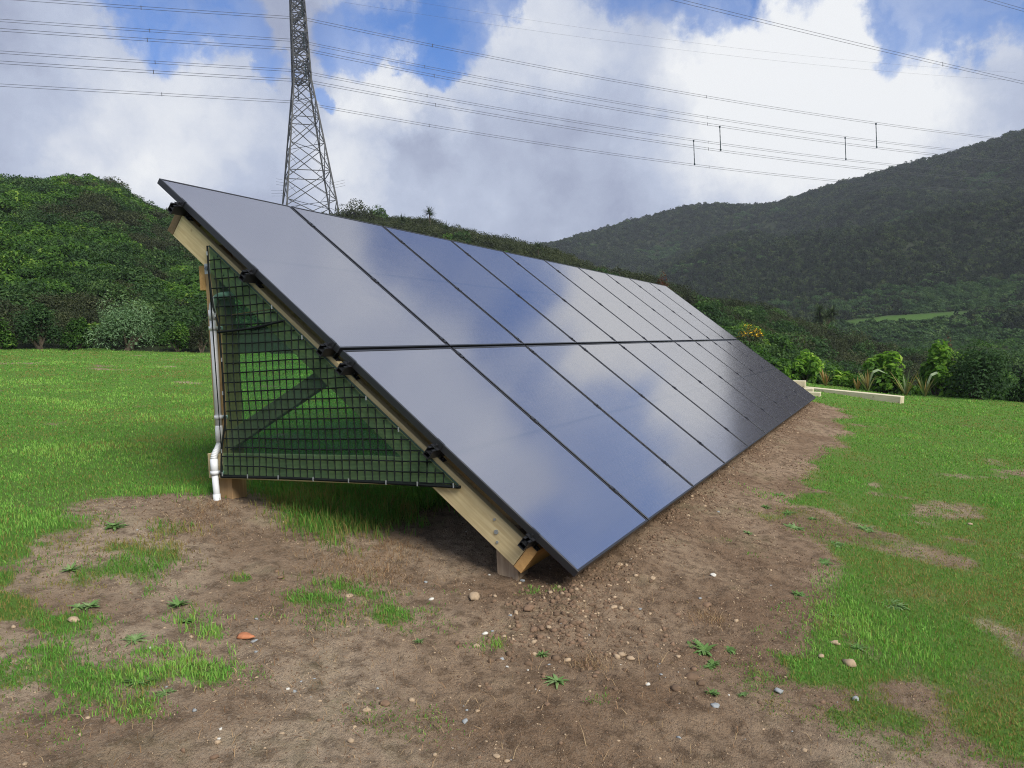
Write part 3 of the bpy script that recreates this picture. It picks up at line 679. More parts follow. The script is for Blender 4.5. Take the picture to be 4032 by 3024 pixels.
WIRES = {'a1': (5.6, [(128, 0), (580, 32), (1140, 69), (1205, 73)], [(1233, 80), (1715, 184), (2016, 241), (2882, 398), (3451, 484), (3957, 549)]),
         'b1': (-5.6, [(0, 80), (608, 122), (1120, 158), (1190, 164)], [(1215, 167), (1680, 266), (2016, 328), (2782, 462), (3328, 540), (3816, 597)]),
         'a2': (5.6, [(0, 117), (596, 158), (1140, 190), (1205, 195)], [(1240, 205), (1715, 300), (2016, 356), (2836, 498), (3451, 579), (3748, 617)]),
         'b2': (-5.6, [(0, 205), (621, 246), (1127, 276), (1195, 282)], [(1230, 290), (1683, 376), (2016, 435), (2736, 554), (3324, 628), (3524, 650)]),
         'a3': (5.6, [(0, 245), (612, 284), (1140, 314), (1210, 319)], [(1250, 327), (1715, 413), (2016, 467), (2836, 592), (3456, 670)]),
         'b3': (-5.6, [(0, 335), (639, 372), (1132, 399), (1200, 406)], [(1245, 415), (1685, 493), (2016, 547), (2731, 650), (3146, 697)])}
WL = {'a1': 'topmost twin-wire conductor pair of the pylon line', 'b1': 'second highest twin-wire conductor pair of the pylon line', 'a2': 'third highest twin-wire conductor pair of the pylon line', 'b2': 'fourth highest twin-wire conductor pair of the pylon line', 'a3': 'fifth highest twin-wire conductor pair of the pylon line', 'b3': 'lowest twin-wire conductor pair of the pylon line'}
T_, wd, TP, cor = tower()
FIT = {}
spacer_me = MB().box(-.04, .04, -.04, .04, -.34, .34).mesh('spacer', M['wire'])
for k, (off, Lp, Rp) in WIRES.items():
    c = tower_c + ca * off
    Ls = np.array([on_plane(*p, off) for p in Lp]); Rs = np.array([on_plane(*p, off) for p in Rp])
    z0 = .5 * (np.polyval(np.polyfit(Ls[:, 0], Ls[:, 1], 2), 0) + np.polyval(np.polyfit(Rs[:, 0], Rs[:, 1], 2), 0))
    def span(S):   # z = z0 + b s + c s^2
        A = np.stack([S[:, 0], S[:, 0] ** 2], 1); q = np.linalg.lstsq(A, S[:, 1] - z0, rcond=None)[0]; return q
    ql, qr = span(Ls), span(Rs); FIT[k] = (off, z0, ql, qr, c)
    def at(s, q): p = c + la * s; return np.array([p[0], p[1], z0 + q[0] * s + q[1] * s * s])
    pts = [at(s, ql) for s in np.linspace(-95, 0, 30)] + [at(s, qr) for s in np.linspace(4, 185, 50)]
    e_ = empty('power_line', tuple(pts[30])); tag(e_, WL[k], 'power line', 'conductors of the pylon line')
    for dz in (-.21, .21):
        MB().tube([p + np.array([0, 0, dz]) - pts[30] for p in pts], .034, 4).build('wire', M['wire'], e_)
    for px in ([p[0] for p in Lp[1:2]] + [p[0] for p in Rp[1:2]] + ([2782, 3000][:1])):
        s, z = on_plane(px, 400, off); q = ql if s < 0 else qr; obj('spacer', spacer_me, e_, tuple(at(s, q) - pts[30]))
    # arm and insulator on the tower
    arm_z = z0 + 3.0; mb = MB(); tip = np.array([*(c), arm_z])
    for sg in (1, -1):
        w = wd(arm_z) / 2; base = tower_c + ca * math.copysign(w, off)
        b0 = np.array([*(base + la * w * sg), arm_z + .1]); b1 = np.array([*(base + la * w * sg), arm_z + 2.0])
        mb.bar(b0, tip, .14); mb.bar(b1, tip, .13)
        for t in (.25, .5, .75): mb.bar(b0 + (tip - b0) * t, b1 + (tip - b1) * t, .08); mb.bar(b0 + (tip - b0) * t, b1 + (tip - b1) * (t - .25), .07)
    for t in (0, .25, .5, .75):
        q0 = [np.array([*(tower_c + ca * math.copysign(wd(arm_z) / 2, off) + la * wd(arm_z) / 2 * sg), arm_z + .1]) for sg in (1, -1)]
        mb.bar(q0[0] + (tip - q0[0]) * t, q0[1] + (tip - q0[1]) * t, .08); mb.bar(q0[0] + (tip - q0[0]) * t, q0[1] + (tip - q0[1]) * min(1, t + .25), .07)
    arm_o = TP(mb, 'crossarm')
    zz = np.linspace(0, 1, 25); TP(MB().tube([tip + (np.array([*c, z0 + .2]) - tip) * t for t in zz], [.13 if i % 2 else .05 for i in range(25)], 6), 'insulator_string', M['insul']).parent = arm_o
# guard frames low on the legs
mb = MB()
for i in range(4):
    p = cor(33.2, i); out = (p[:2] - tower_c); out = out / np.linalg.norm(out)
    for dz in (0, .5, 1.0): mb.bar(p + np.array([*(out * .1), dz]), p + np.array([*(out * 1.5 + la * .8), dz + .3]), .03); mb.bar(p + np.array([*(out * .1), dz]), p + np.array([*(out * 1.2 - la * 1.2), dz + .1]), .03)
TP(mb, 'anti_climb_guard')
# interphase spacers between conductors
def at_k(k, s): off, z0, ql, qr, c = FIT[k]; q = qr if s > 0 else ql; p = c + la * s; return np.array([p[0], p[1], z0 + q[0] * s + q[1] * s * s])
for k0, k1, px, lab in (('b2', 'b3', 2731, 'vertical insulator rod between the lowest pair of conductors, leftmost of four'), ('a2', 'a3', 2836, 'beaded vertical insulator rod between conductors, second of four from the left'), ('b1', 'b2', 3328, 'vertical insulator rod between conductors, third of four from the left'), ('a1', 'a2', 3451, 'vertical insulator rod hanging highest, rightmost of four')):
    s, z = on_plane(px, 550, FIT[k0][0]); p0, p1 = at_k(k0, s), at_k(k1, s); n = 41
    o = MB().tube([p0 + (p1 - p0) * i / (n - 1) - p1 for i in range(n)], [(.13 if i % 2 else .06) if 2 < i < n - 3 else .2 for i in range(n)], 6).build('insulator_rod', M['insul'])
    o.location = p1; tag(o, lab, 'insulator', 'insulator rods between the conductors')
# earth wires at the tower head and the nearer second line
def fitwire(pts, off, r, dz, lab, s0, s1, nm='power_line', grp='thin earth wires'):
    S = np.array([on_plane(*p, off) for p in pts]); q = np.polyfit(S[:, 0], S[:, 1], 2 if len(pts) > 2 else 1); c = tower_c + ca * off
    P_ = [np.array([*(c + la * s), np.polyval(q, s)]) for s in np.linspace(s0, s1, 50)]
    e_ = empty(nm, tuple(P_[0])); tag(e_, lab, 'power line', grp)
    for d in dz: MB().tube([p + np.array([0, 0, d]) - P_[0] for p in P_], r, 4).build('wire', M['wire'], e_)
    return e_, q, c, P_[0]
fitwire([(1312, 0), (2016, 112), (3429, 273), (3930, 314)], 4.0, .014, (0,), 'thin lower earth wire high in the sky', 8, 200)
fitwire([(1595, 0), (2016, 68), (2882, 187), (3729, 269)], -4.0, .014, (0,), 'thin upper earth wire high in the sky', 8, 200)
def near_line(pts, lab, off, spx):
    e_, q, c, p0 = fitwire(pts, off, .026, (-.2, .2), lab, 0, 190, grp='conductors of the nearer line')
    for px in spx:
        s, z = on_plane(px, 200, off); obj('spacer', spacer_me, e_, tuple(np.array([*(c + la * s), np.polyval(q, s)]) - p0))
near_line([(2670, 0), (3100, 110), (3711, 250), (4032, 327)], 'twin wires crossing the upper right corner of the sky', 62, [3711])
near_line([(3893, 0), (4032, 40), (4300, 110)], 'twin wires cutting the extreme top right corner of the sky', 72, [])

# ------------------------------------------------------------------ foliage
def leaves(P, N, size, aspect, tint, tri=False):
    """diamond leaves at P with outward normals N"""
    n = len(P); t = rng.normal(size=(n, 3)); t -= (t * N).sum(1, keepdims=True) * N; t /= np.linalg.norm(t, axis=1, keepdims=True) + 1e-9
    b = np.cross(N, t); L = size[:, None]; Wd = L * aspect
    V = np.stack([P - t * L * .5, P + b * Wd * .5 + N * L * .06, P + t * L * .5 - N * L * .10, P - b * Wd * .5 + N * L * .06], 1).reshape(-1, 3)
    return V, np.arange(n * 4).reshape(-1, 4), np.repeat(tint, 4)
def dome_points(n, lobes, seed, shape=(1, 1, .8)):
    r = np.random.default_rng(seed); C = r.normal(size=(lobes, 3)); C[:, 2] = np.abs(C[:, 2]) * .9; C /= np.linalg.norm(C, axis=1, keepdims=True)
    C *= r.uniform(.35, .72, (lobes, 1)); rad = r.uniform(.26, .46, lobes)
    k = r.integers(0, lobes, n); d = r.normal(size=(n, 3)); d /= np.linalg.norm(d, axis=1, keepdims=True)
    d[:, 2] = np.where(d[:, 2] < -.3, -d[:, 2], d[:, 2])
    P = C[k] + d * rad[k][:, None] * r.uniform(.72, 1.06, n)[:, None]
    N = d * .7 + np.array([0, 0, .45]) + r.normal(size=(n, 3)) * .45; N /= np.linalg.norm(N, axis=1, keepdims=True)
    P[:, 2] = np.maximum(P[:, 2] + .1, .0); lobe_t = r.uniform(-.12, .12, lobes)[k]
    # lighter young leaves sit at the ends of the shoots
    tip = (np.linalg.norm(P, axis=1) > .95) * .14
    return P * np.array(shape), N, np.clip(r.normal(.45, .17, n) + lobe_t + tip, 0, 1)
def bush_mesh(name, mat, n, lobes, leaf, aspect, seed, shape=(1, 1, .8), extra=None):
    P, N, T = dome_points(n, lobes, seed, shape)
    sz = leaf * np.random.default_rng(seed).uniform(.6, 1.4, n); V, F, t = leaves(P, N, sz, aspect, T)
    return mesh(name, V, F, M[mat], False, t)
PROTO = {'bright': [bush_mesh(f'shrub_bright{i}', 'leaf_bright', 1700, 16, .14, .5, 100 + i, (1, 1, .78)) for i in range(3)],
         'mid': [bush_mesh(f'shrub_mid{i}', 'leaf_mid', 1900, 18, .11, .5, 120 + i, (1, 1, .85)) for i in range(3)],
         'dark': [bush_mesh(f'shrub_dark{i}', 'leaf_dark', 2200, 18, .09, .42, 140 + i, (1, 1, .85)) for i in range(3)]}
FARP = [bush_mesh(f'far_shrub{i}', 'leaf_far', 330, 10, .22, .7, 160 + i, (1, 1, .85)) for i in range(4)]
FARG = [bush_mesh(f'far_green{i}', 'leaf_mid', 330, 10, .24, .7, 170 + i, (1, 1, .8)) for i in range(3)]
# scatter points over the slopes
def scatter(az0, az1, r0, r1, sp0, spk, seed):
    out = []; r = r0; g = np.random.default_rng(seed)
    while r < r1:
        sp = sp0 + spk * r; n = max(1, int(R_(az1 - az0) * r / sp)); a = np.linspace(az0, az1, n) + g.uniform(-.5, .5, n) * np.degrees(sp / r) * .9
        rr = r + g.uniform(-.45, .45, n) * sp; out.append(np.stack([a, rr], 1)); r += sp * .88
    return np.concatenate(out)
S1 = scatter(-24, 80, 22.0, 120, .95, .0085, 5)
ok = S1[:, 1] > edge_r(S1[:, 0]) + 1.3
S1 = S1[ok]
x1 = CAM[0] + S1[:, 1] * np.cos(np.radians(S1[:, 0])); y1 = CAM[1] + S1[:, 1] * np.sin(np.radians(S1[:, 0])); z1 = ground_z(x1, y1)
rad1 = (np.interp(S1[:, 1], [22, 60, 120], [.85, 1.35, 1.8])) * rng.uniform(.7, 1.3, len(x1))
t_n = fbm(x1 / 8, y1 / 8, 91, 3) + rng.normal(0, .07, len(x1))
hgt = sst(35, 92, S1[:, 1])
typ = np.where(t_n > .15 - .30 * hgt * sst(14, 18, S1[:, 0]) * (1 - .62 * sst(42, 48, S1[:, 0])) , 'dark', np.where(t_n > -.045, 'mid', 'bright'))
typ = np.where((S1[:, 0] > 15) & (S1[:, 0] < 46) & (S1[:, 1] > 52) & (rng.uniform(size=len(x1)) < .8), 'dark', typ)
# hide what lies behind the ridge: cheap sight line test against terrain
def visible(x, y, z, n=26):
    vis = np.ones(len(x), bool)
    for k in np.linspace(.15, .97, n):
        px = CAM[0] + (x - CAM[0]) * k; py = CAM[1] + (y - CAM[1]) * k; pz = CAM[2] + (z - CAM[2]) * k
        vis &= pz > ground_z(px, py) - .2
    return vis
v1 = visible(x1, y1, z1 + rad1 * 1.0)
x1, y1, z1, rad1, typ, S1 = x1[v1], y1[v1], z1[v1], rad1[v1], typ[v1], S1[v1]
def project(x, y, z):
    q = CM @ (np.stack([x, y, z]) - CAM[:, None]); return q[0] / q[2] * FPX + 2016, q[1] / q[2] * FPX + 1512
PX, PY = project(x1, y1, z1 + rad1 * .5)
arr_poly = np.array([(612, 693), (2628, 1121), (2905, 1337), (3217, 1570), (2284, 2255), (1800, 1900), (850, 1900), (850, 900)])
hid = sdist(PX, PY, arr_poly) < -15
infr_ = (PX > -60) & (PX < 4090) & ~hid
size = np.where(infr_, rad1 / S1[:, 1], 0)
order = np.argsort(-size)
ind = order[:290]; ind = ind[size[ind] > 0]; mask = np.zeros(len(x1), bool); mask[ind] = True
KINDN = {'bright': 'bright green leafy', 'mid': 'mid green', 'dark': 'dark brownish'}
LAB = {'bright': ('bright green leafy shrub in the scrub behind the lawn', 'bright shrubs of the scrub'), 'mid': ('mid green shrub in the scrub behind the lawn', 'mid green shrubs of the scrub'), 'dark': ('dark brownish fine-leaved shrub in the scrub behind the lawn', 'dark shrubs of the scrub')}
for i in ind:
    o = obj('shrub', PROTO[typ[i]][int(rng.integers(0, 3))], None, (x1[i], y1[i], z1[i] - .12 * rad1[i]))
    o.scale = (rad1[i], rad1[i] * rng.uniform(.85, 1.1), rad1[i] * rng.uniform(.85, 1.2)); o.rotation_euler = (0, 0, rng.uniform(0, 6.28))
    a_, r_ = S1[i]
    zone = 'in the left hillside scrub' if a_ > 40 else ('in the ridge scrub behind the panels' if a_ > 10 else 'in the valley scrub right of the panels')
    row = 'near the lawn' if r_ < 34 else ('half way up' if r_ < 55 else 'far back')
    tag(o, f'{KINDN[typ[i]]} shrub {zone}, {row}', 'shrub', f'{KINDN[typ[i]]} shrubs {zone}, {row}')
def gn_scatter(name, pts, scales, protos, label, cat):
    col = bpy.data.collections.new(name + '_kinds')
    for k, me in enumerate(protos):
        o = bpy.data.objects.new(f'{me.name}_kind', me); col.objects.link(o)
    me = bpy.data.meshes.new(name); me.vertices.add(len(pts)); me.vertices.foreach_set('co', np.asarray(pts, np.float32).ravel())
    a = me.attributes.new('sc', 'FLOAT', 'POINT'); a.data.foreach_set('value', np.asarray(scales, np.float32)); me.update()
    o = obj(name, me); tag(o, label, cat, kind='stuff')
    ng = bpy.data.node_groups.new(name, 'GeometryNodeTree'); ng.interface.new_socket('Geometry', in_out='INPUT', socket_type='NodeSocketGeometry'); ng.interface.new_socket('Geometry', in_out='OUTPUT', socket_type='NodeSocketGeometry')
    gi = ng.nodes.new('NodeGroupInput'); go = ng.nodes.new('NodeGroupOutput'); ip = ng.nodes.new('GeometryNodeInstanceOnPoints'); ci = ng.nodes.new('GeometryNodeCollectionInfo')
    ci.inputs['Collection'].default_value = col; ci.inputs['Separate Children'].default_value = True; ci.inputs['Reset Children'].default_value = True; ip.inputs['Pick Instance'].default_value = True
    ri = ng.nodes.new('FunctionNodeRandomValue'); ri.data_type = 'INT'; ri.inputs['Min'].default_value = 0; ri.inputs['Max'].default_value = len(protos) - 1
    for s in ri.inputs:
        if s.name == 'Max' and s.type == 'INT': s.default_value = len(protos) - 1
        if s.name == 'Min' and s.type == 'INT': s.default_value = 0
    out_i = [s for s in ri.outputs if s.type == 'INT'][0]
    rv = ng.nodes.new('FunctionNodeRandomValue'); rv.data_type = 'FLOAT_VECTOR'
    vmin = [s for s in rv.inputs if s.type == 'VECTOR'][0]; vmax = [s for s in rv.inputs if s.type == 'VECTOR'][1]; vmin.default_value = (-.12, -.12, 0); vmax.default_value = (.12, .12, 6.283)
    na = ng.nodes.new('GeometryNodeInputNamedAttribute'); na.data_type = 'FLOAT'; na.inputs[0].default_value = 'sc'
    L = ng.links.new
    L(gi.outputs[0], ip.inputs['Points']); L(ci.outputs[0], ip.inputs['Instance']); L(out_i, ip.inputs['Instance Index']); L([s for s in rv.outputs if s.type == 'VECTOR'][0], ip.inputs['Rotation'])
    L([s for s in na.outputs if s.enabled][0], ip.inputs['Scale']); L(ip.outputs[0], go.inputs[0])
    m = o.modifiers.new('scatter', 'NODES'); m.node_group = ng
    return o
rest = ~mask & ~(hid & (S1[:, 1] < 30))
for k in ('bright', 'mid', 'dark'):
    q = rest & (typ == k)
    gn_scatter('hillside_scrub', np.stack([x1[q], y1[q], z1[q] - .12 * rad1[q]], 1), rad1[q], PROTO[k], {'bright': 'bright green scrub massed on the near slopes', 'mid': 'mid green scrub massed on the near slopes', 'dark': 'dark brown-green scrub massed on the near slopes'}[k], 'scrub')
S2 = scatter(-24, 34, 108, 440, 1.3, .0026, 9)
x2 = CAM[0] + S2[:, 1] * np.cos(np.radians(S2[:, 0])); y2 = CAM[1] + S2[:, 1] * np.sin(np.radians(S2[:, 0])); z2 = ground_z(x2, y2)
md = np.exp(-((S2[:, 0] + .2) / 4.0) ** 4) * sst(139, 142, S2[:, 1] + 8 * fbm(x2 / 9, y2 / 9, 70, 3)) * sst(164, 158, S2[:, 1] + 14 * fbm(x2 / 9, y2 / 9, 71, 3))
md = np.maximum(md, .9 * sst(.22, .27, fbm(x2 / 16, y2 / 16, 73, 3)) * sst(160, 170, S2[:, 1]) * sst(240, 200, S2[:, 1]))
keep = (md < .3) & visible(x2, y2, z2 + 2.5)
x2, y2, z2, S2 = x2[keep], y2[keep], z2[keep], S2[keep]
rad2 = np.interp(S2[:, 1], [108, 440], [1.3, 2.0]) * rng.uniform(.6, 1.35, len(x2))
gq = (fbm(x2 / 30, y2 / 30, 93, 3) + .10 * sst(200, 120, S2[:, 1]) + rng.normal(0, .05, len(x2))) > .17 + .12 * sst(180, 260, S2[:, 1])
gn_scatter('far_hill_scrub', np.stack([x2, y2, z2 - .2], 1)[~gq], rad2[~gq], FARP, 'dark brown-green bush covering the distant hill', 'scrub')
gn_scatter('far_hill_scrub', np.stack([x2, y2, z2 - .2], 1)[gq], rad2[gq], FARG, 'greener patches of bush on the distant hill', 'scrub')
hz_n = (len(ind), int(rest.sum()), len(x2)); print('scrub', hz_n)

def edge_place(px, back=0.0):
    d = ray(px, 1500); a = math.degrees(math.atan2(d[1], d[0])); r = float(edge_r(a)) + back
    x, y = CAM[0] + r * math.cos(R_(a)), CAM[1] + r * math.sin(R_(a)); return np.array([x, y, float(surf_z(x, y)[0])])
# distinct shrubs along the lawn edge: crown with stems
def edge_shrub(name, px, py, wpx, hpx, mat, n, lobes, leaf, asp, lab, seed, cat='shrub', depth=.8, grp=None, flowers=None):
    p = edge_place(px, .35); dist = np.linalg.norm(p - CAM)
    Rw = wpx / FPX * dist / 2; Hh = hpx / FPX * dist
    e_ = empty(name, tuple(p)); tag(e_, lab, cat, grp)
    P, N, T = dome_points(n, lobes, seed, (1, 1, 1)); P = P / np.array([1.05, 1.05, 1.1]) * np.array([Rw, Rw * depth, Hh])
    V, F, t = leaves(P, N, leaf * np.random.default_rng(seed).uniform(.6, 1.4, n), asp, T)
    obj('crown', mesh('crown', V, F, M[mat], False, t), e_)
    mb = MB(); g = np.random.default_rng(seed)
    for k in range(7):
        q = P[int(g.integers(0, n))] * .8; mb.tube([(g.uniform(-.1, .1) * Rw, g.uniform(-.1, .1) * Rw, -.1), q * np.array([.5, .5, .5]), q], [.03 * Hh, .02 * Hh, .006 * Hh], 5)
    mb.build('stem', M['bark'], e_)
    if flowers:
        k = (P[:, 2] > .45 * Hh) & (g.uniform(size=n) < .5); Pf = P[k] * 1.03
        V, F, t = leaves(Pf, N[k], np.full(k.sum(), flowers), .8, g.uniform(0, 1, k.sum())); obj('flowers', mesh('flowers', V, F, M['gorse'], False, t), e_)['kind'] = 'stuff'
    return e_
edge_shrub('willow_bush', 512, 1376, 300, 200, 'leaf_grey', 5200, 26, .085, .3, 'large rounded grey-green bush at the lawn edge left of the post', 301)
edge_shrub('shrub', 165, 1374, 190, 160, 'leaf_mid', 3000, 18, .09, .45, 'dark bushy shrub at the lawn edge, left of the rounded grey-green bush', 302)
edge_shrub('shrub', 0, 1374, 140, 130, 'leaf_bright', 2400, 16, .09, .45, 'leafy shrub cut by the left edge of the picture', 303)
edge_shrub('shrub', 320, 1374, 150, 120, 'leaf_bright', 2400, 16, .09, .45, 'yellow-green shrub between the dark shrub and the rounded bush', 304)
edge_shrub('shrub', 705, 1374, 150, 105, 'leaf_bright', 2400, 16, .08, .45, 'low green shrub right of the rounded bush', 305)
edge_shrub('shrub', 800, 1374, 110, 130, 'leaf_dark', 2200, 16, .07, .45, 'dark shrub at the lawn edge touching the timber post', 306)
edge_shrub('shrub', 3170, 1510, 190, 125, 'leaf_glossy', 1500, 14, .16, .42, 'glossy light green shrub just beyond the corner of the panels', 311)
edge_shrub('shrub', 3322, 1520, 90, 75, 'leaf_glossy', 700, 10, .15, .42, 'small light green shrub between the flax plants', 312)
edge_shrub('shrub', 3480, 1535, 230, 165, 'leaf_glossy', 2000, 16, .17, .42, 'tall light green glossy shrub behind the bent flax leaf', 313)
edge_shrub('shrub', 3690, 1550, 200, 190, 'leaf_glossy', 1700, 14, .16, .42, 'light green shrub leaning on the big dark bush', 314)
edge_shrub('shrub', 3850, 1562, 330, 225, 'leaf_mid', 5200, 26, .085, .42, 'big dark rounded bush at the right of the lawn edge', 315)
edge_shrub('shrub', 4060, 1590, 180, 120, 'leaf_mid', 2200, 16, .09, .42, 'low bush cut by the right edge of the picture', 316)

def at_dist(px, py, dist): return CAM + ray(px, py) * dist
def place(px, py_base, dist):
    d = ray(px, py_base); p = CAM + d / np.hypot(d[0], d[1]) * dist; return p
def upright(name, px, py, dist, rad, h, mat, n, lobes, leaf, lab, seed, flowers=None):
    p = place(px, py, dist); gz = float(ground_z(p[0], p[1])); e_ = empty(name, (p[0], p[1], gz)); tag(e_, lab, 'shrub')
    P, N, T = dome_points(n, lobes, seed, (1, 1, 1)); top = p[2] + h - gz; P = P * np.array([rad, rad, max(top, .6) / 1.12])
    V, F, t = leaves(P, N, leaf * rng.uniform(.6, 1.4, n), .5, T); obj('crown', mesh('crown', V, F, M[mat], False, t), e_)
    MB().tube([(0, 0, -.3), (.05, 0, max(top, .6) * .5), (.1, .1, max(top, .6) * .8)], [.07, .05, .02], 6).build('stem', M['bark'], e_)
    if flowers:
        k = (P[:, 2] > .62 * max(top, .6)) & (rng.uniform(size=n) < .26)
        V, F, t = leaves(P[k] * 1.04, N[k], np.full(k.sum(), flowers), .9, rng.uniform(0, 1, k.sum())); obj('flowers', mesh('flowers', V, F, M['gorse'], False, t), e_)['kind'] = 'stuff'
upright('gorse_bush', 2950, 1358, 30, .75, .75, 'leaf_dark', 2600, 16, .06, 'gorse bush with yellow flowers beside the far edge of the panels', 321, .055)
upright('shrub', 2605, 1110, 44, .6, .75, 'leaf_rust', 1500, 12, .08, 'rusty red-brown bush above the far top corner of the panels', 322)
upright('tree', 1400, 870, 84, 2.6, 2.2, 'leaf_dark', 4000, 22, .2, 'dense dark round tree on the ridge just right of the pylon', 323)
upright('tree', 1490, 860, 86, 1.8, 1.6, 'leaf_mid', 3000, 18, .2, 'mid green tree on the ridge next to the dense round tree', 324)
upright('shrub', 2440, 1075, 55, .9, .7, 'leaf_dark', 1500, 12, .1, 'dark bush on the ridge above the sixth upper panel', 325)
upright('shrub', 3725, 1345, 46, .55, .6, 'leaf_rust', 700, 10, .08, 'small orange-brown bush in the scrub above the big dark bush', 326)
def blade_fan(n, L, wid, seed, up=.2, droop=.6, spread=1.0, tlo=0., thi=1., nseg=5, hi=1.0):
    g = np.random.default_rng(seed); V = []; F = []; T = []
    for k in range(n):
        a = g.uniform(0, 2 * math.pi); e0 = math.asin(min(1, max(-.5, g.uniform(up, hi)))); l = L * g.uniform(.65, 1.1); w = wid * g.uniform(.7, 1.2); p = np.zeros(3); el = e0
        side = np.array([-math.sin(a), math.cos(a), 0]); tt = g.uniform(tlo, thi); dr = droop * g.uniform(.3, 1.3); b0 = len(V)
        for s in range(nseg + 1):
            f = s / nseg; ww = w * (1 - f ** 2.2) * (.55 + .45 * min(1, f * 3)) + .002
            V += [p - side * ww / 2, p + side * ww / 2]; T += [tt, tt]
            p = p + l / nseg * np.array([math.cos(el) * math.cos(a) * spread, math.cos(el) * math.sin(a) * spread, math.sin(el)]); el -= dr / nseg * (1 + f * 1.5)
        for s in range(nseg): F.append((b0 + 2 * s, b0 + 2 * s + 1, b0 + 2 * s + 3, b0 + 2 * s + 2))
    return np.array(V), F, np.array(T)
def cabbage(px, py_head, dist, head, lab, seed, nheads=1):
    p = place(px, py_head, dist); gz = float(ground_z(p[0], p[1])); e_ = empty('cabbage_tree', (p[0], p[1], gz)); tag(e_, lab, 'cabbage tree'); h = max(p[2] - gz, .5)
    g = np.random.default_rng(seed)
    for k in range(nheads):
        dx, dy, dz = (0, 0, 0) if nheads == 1 else (g.uniform(-.8, .8) * head * 1.6, g.uniform(-.8, .8) * head * 1.6, g.uniform(-.5, .4) * head)
        MB().tube([(0, 0, -.4), (dx * .3 + .04, dy * .3, h * .5), (dx, dy, h + dz)], [.12 * head, .09 * head, .07 * head], 6).build('trunk', M['bark'], e_)
        V, F, T = blade_fan(150, head, .075 * head, seed + k, -.45, .5); V = V + np.array([dx, dy, h + dz]); obj('crown', mesh('crown', V, F, M['cabbage'], False, T), e_)
cabbage(1690, 838, 80, .85, 'tall slim cabbage tree on the skyline above the second panel', 401)
cabbage(1585, 872, 76, .9, 'low cabbage tree on the ridge left of the tall slim one', 402)
cabbage(1758, 905, 74, .9, 'cabbage tree half hidden by the panels, right of the tall slim one', 403)
cabbage(2118, 972, 62, .6, 'spiky cabbage tree on the skyline above the fourth upper panel', 404)
cabbage(3240, 1238, 62, .8, 'bushy many-headed cabbage tree in the valley right of the panels', 405, 7)
# flax along the lawn edge
def flax(px, py, hpx, n, lab, seed, tlo, thi, bent=None):
    p = edge_place(px, -.35); p[2] -= .02; dist = np.linalg.norm(p - CAM); h = hpx / FPX * dist
    e_ = empty('flax_plant', tuple(p)); tag(e_, lab, 'flax', 'flax along the lawn edge')
    me = []
    V, F, T = blade_fan(n, h * 1.05, .05, seed, .78, .25, .8, tlo, thi); obj('blades', mesh('blades', V, F, M['flax'], False, T), e_)
    if bent:
        V = []; F = []; d = np.array([CM[0, 0], CM[0, 1], 0]) * bent; pts = [np.array([0, 0, 0.]), d * .12 + (0, 0, h * .5), d * .3 + (0, 0, h * .85), d * .55 + (0, 0, h * .93), d * .85 + (0, 0, h * .80), d * 1.1 + (0, 0, h * .66)]
        for i, q in enumerate(pts): w = [.03, .045, .05, .05, .035, .004][i]; V += [q + np.array([.3 * w, .3 * w, w * .5]), q - np.array([.3 * w, .3 * w, w * .5])]
        F = [(2 * i, 2 * i + 1, 2 * i + 3, 2 * i + 2) for i in range(5)]; obj('bent_blade', mesh('bent_blade', V, F, M['flax'], False, np.full(len(V), .97)), e_)
flax(3250, 1512, 75, 12, 'small brownish flax plant nearest the panels', 501, 0, .5)
flax(3415, 1524, 85, 18, 'flax plant with one long leaf bent to the right, behind the sleepers', 502, .1, .8, .5)
flax(3375, 1520, 55, 8, 'short brown flax fan left of the bent-leaf plant', 503, 0, .4)
flax(3565, 1540, 105, 14, 'tall upright flax with a dark stalk, right of the sleepers', 504, .1, .85)
flax(3640, 1545, 90, 20, 'orange-based flax plant beside the big dark bush', 505, .15, .8, .55)

# ------------------------------------------------------------------ lawn blades
def blades(name, x, y, h, w, tint, mat, lab, lean=.5, seed=1, kind='stuff', cat='grass'):
    g = np.random.default_rng(seed); n = len(x); z = surf_z(x, y) - .004
    a = g.uniform(0, 2 * math.pi, n); b = g.uniform(0, 2 * math.pi, n); ln = np.abs(g.normal(0, lean, n))
    P = np.stack([x, y, z], 1); side = np.stack([np.cos(a), np.sin(a), 0 * a], 1) * (w / 2)[:, None]; d = np.stack([np.cos(b), np.sin(b), 0 * b], 1)
    mid = P + d * (h * ln * .35)[:, None] + np.array([0, 0, 1]) * (h * .6)[:, None]; tip = P + d * (h * ln * 1.1)[:, None] + np.array([0, 0, 1]) * (h * (1.02 - .3 * np.minimum(ln, 1.6)))[:, None]
    V = np.stack([P - side, P + side, mid - side * .75, mid + side * .75, tip], 1).reshape(-1, 3)
    k = np.arange(n)[:, None] * 5
    F = np.concatenate([k + np.array([[0, 1, 3]]), k + np.array([[0, 3, 2]]), k + np.array([[2, 3, 4]])])
    o = obj(name, mesh(name, V, F, mat, False, np.repeat(tint, 5))); tag(o, lab, cat, kind=kind); return o
g = np.random.default_rng(77); N = 520000
az = g.uniform(-13, 68, N); r = np.exp(g.uniform(math.log(1.9), math.log(26.5), N))
Nx = 130000; az = np.concatenate([az, g.uniform(-60, -13, Nx // 4 * 3), g.uniform(68, 90, Nx // 4)]); r = np.concatenate([r, np.exp(g.uniform(math.log(2.2), math.log(26.5), Nx // 4 * 4))]); N = len(az)
x = CAM[0] + r * np.cos(np.radians(az)); y = CAM[1] + r * np.sin(np.radians(az))
c = grass_cover(x, y); keep = (g.uniform(size=N) < c * (.5 + .9 * c)) & (r < edge_r(az) + .4)
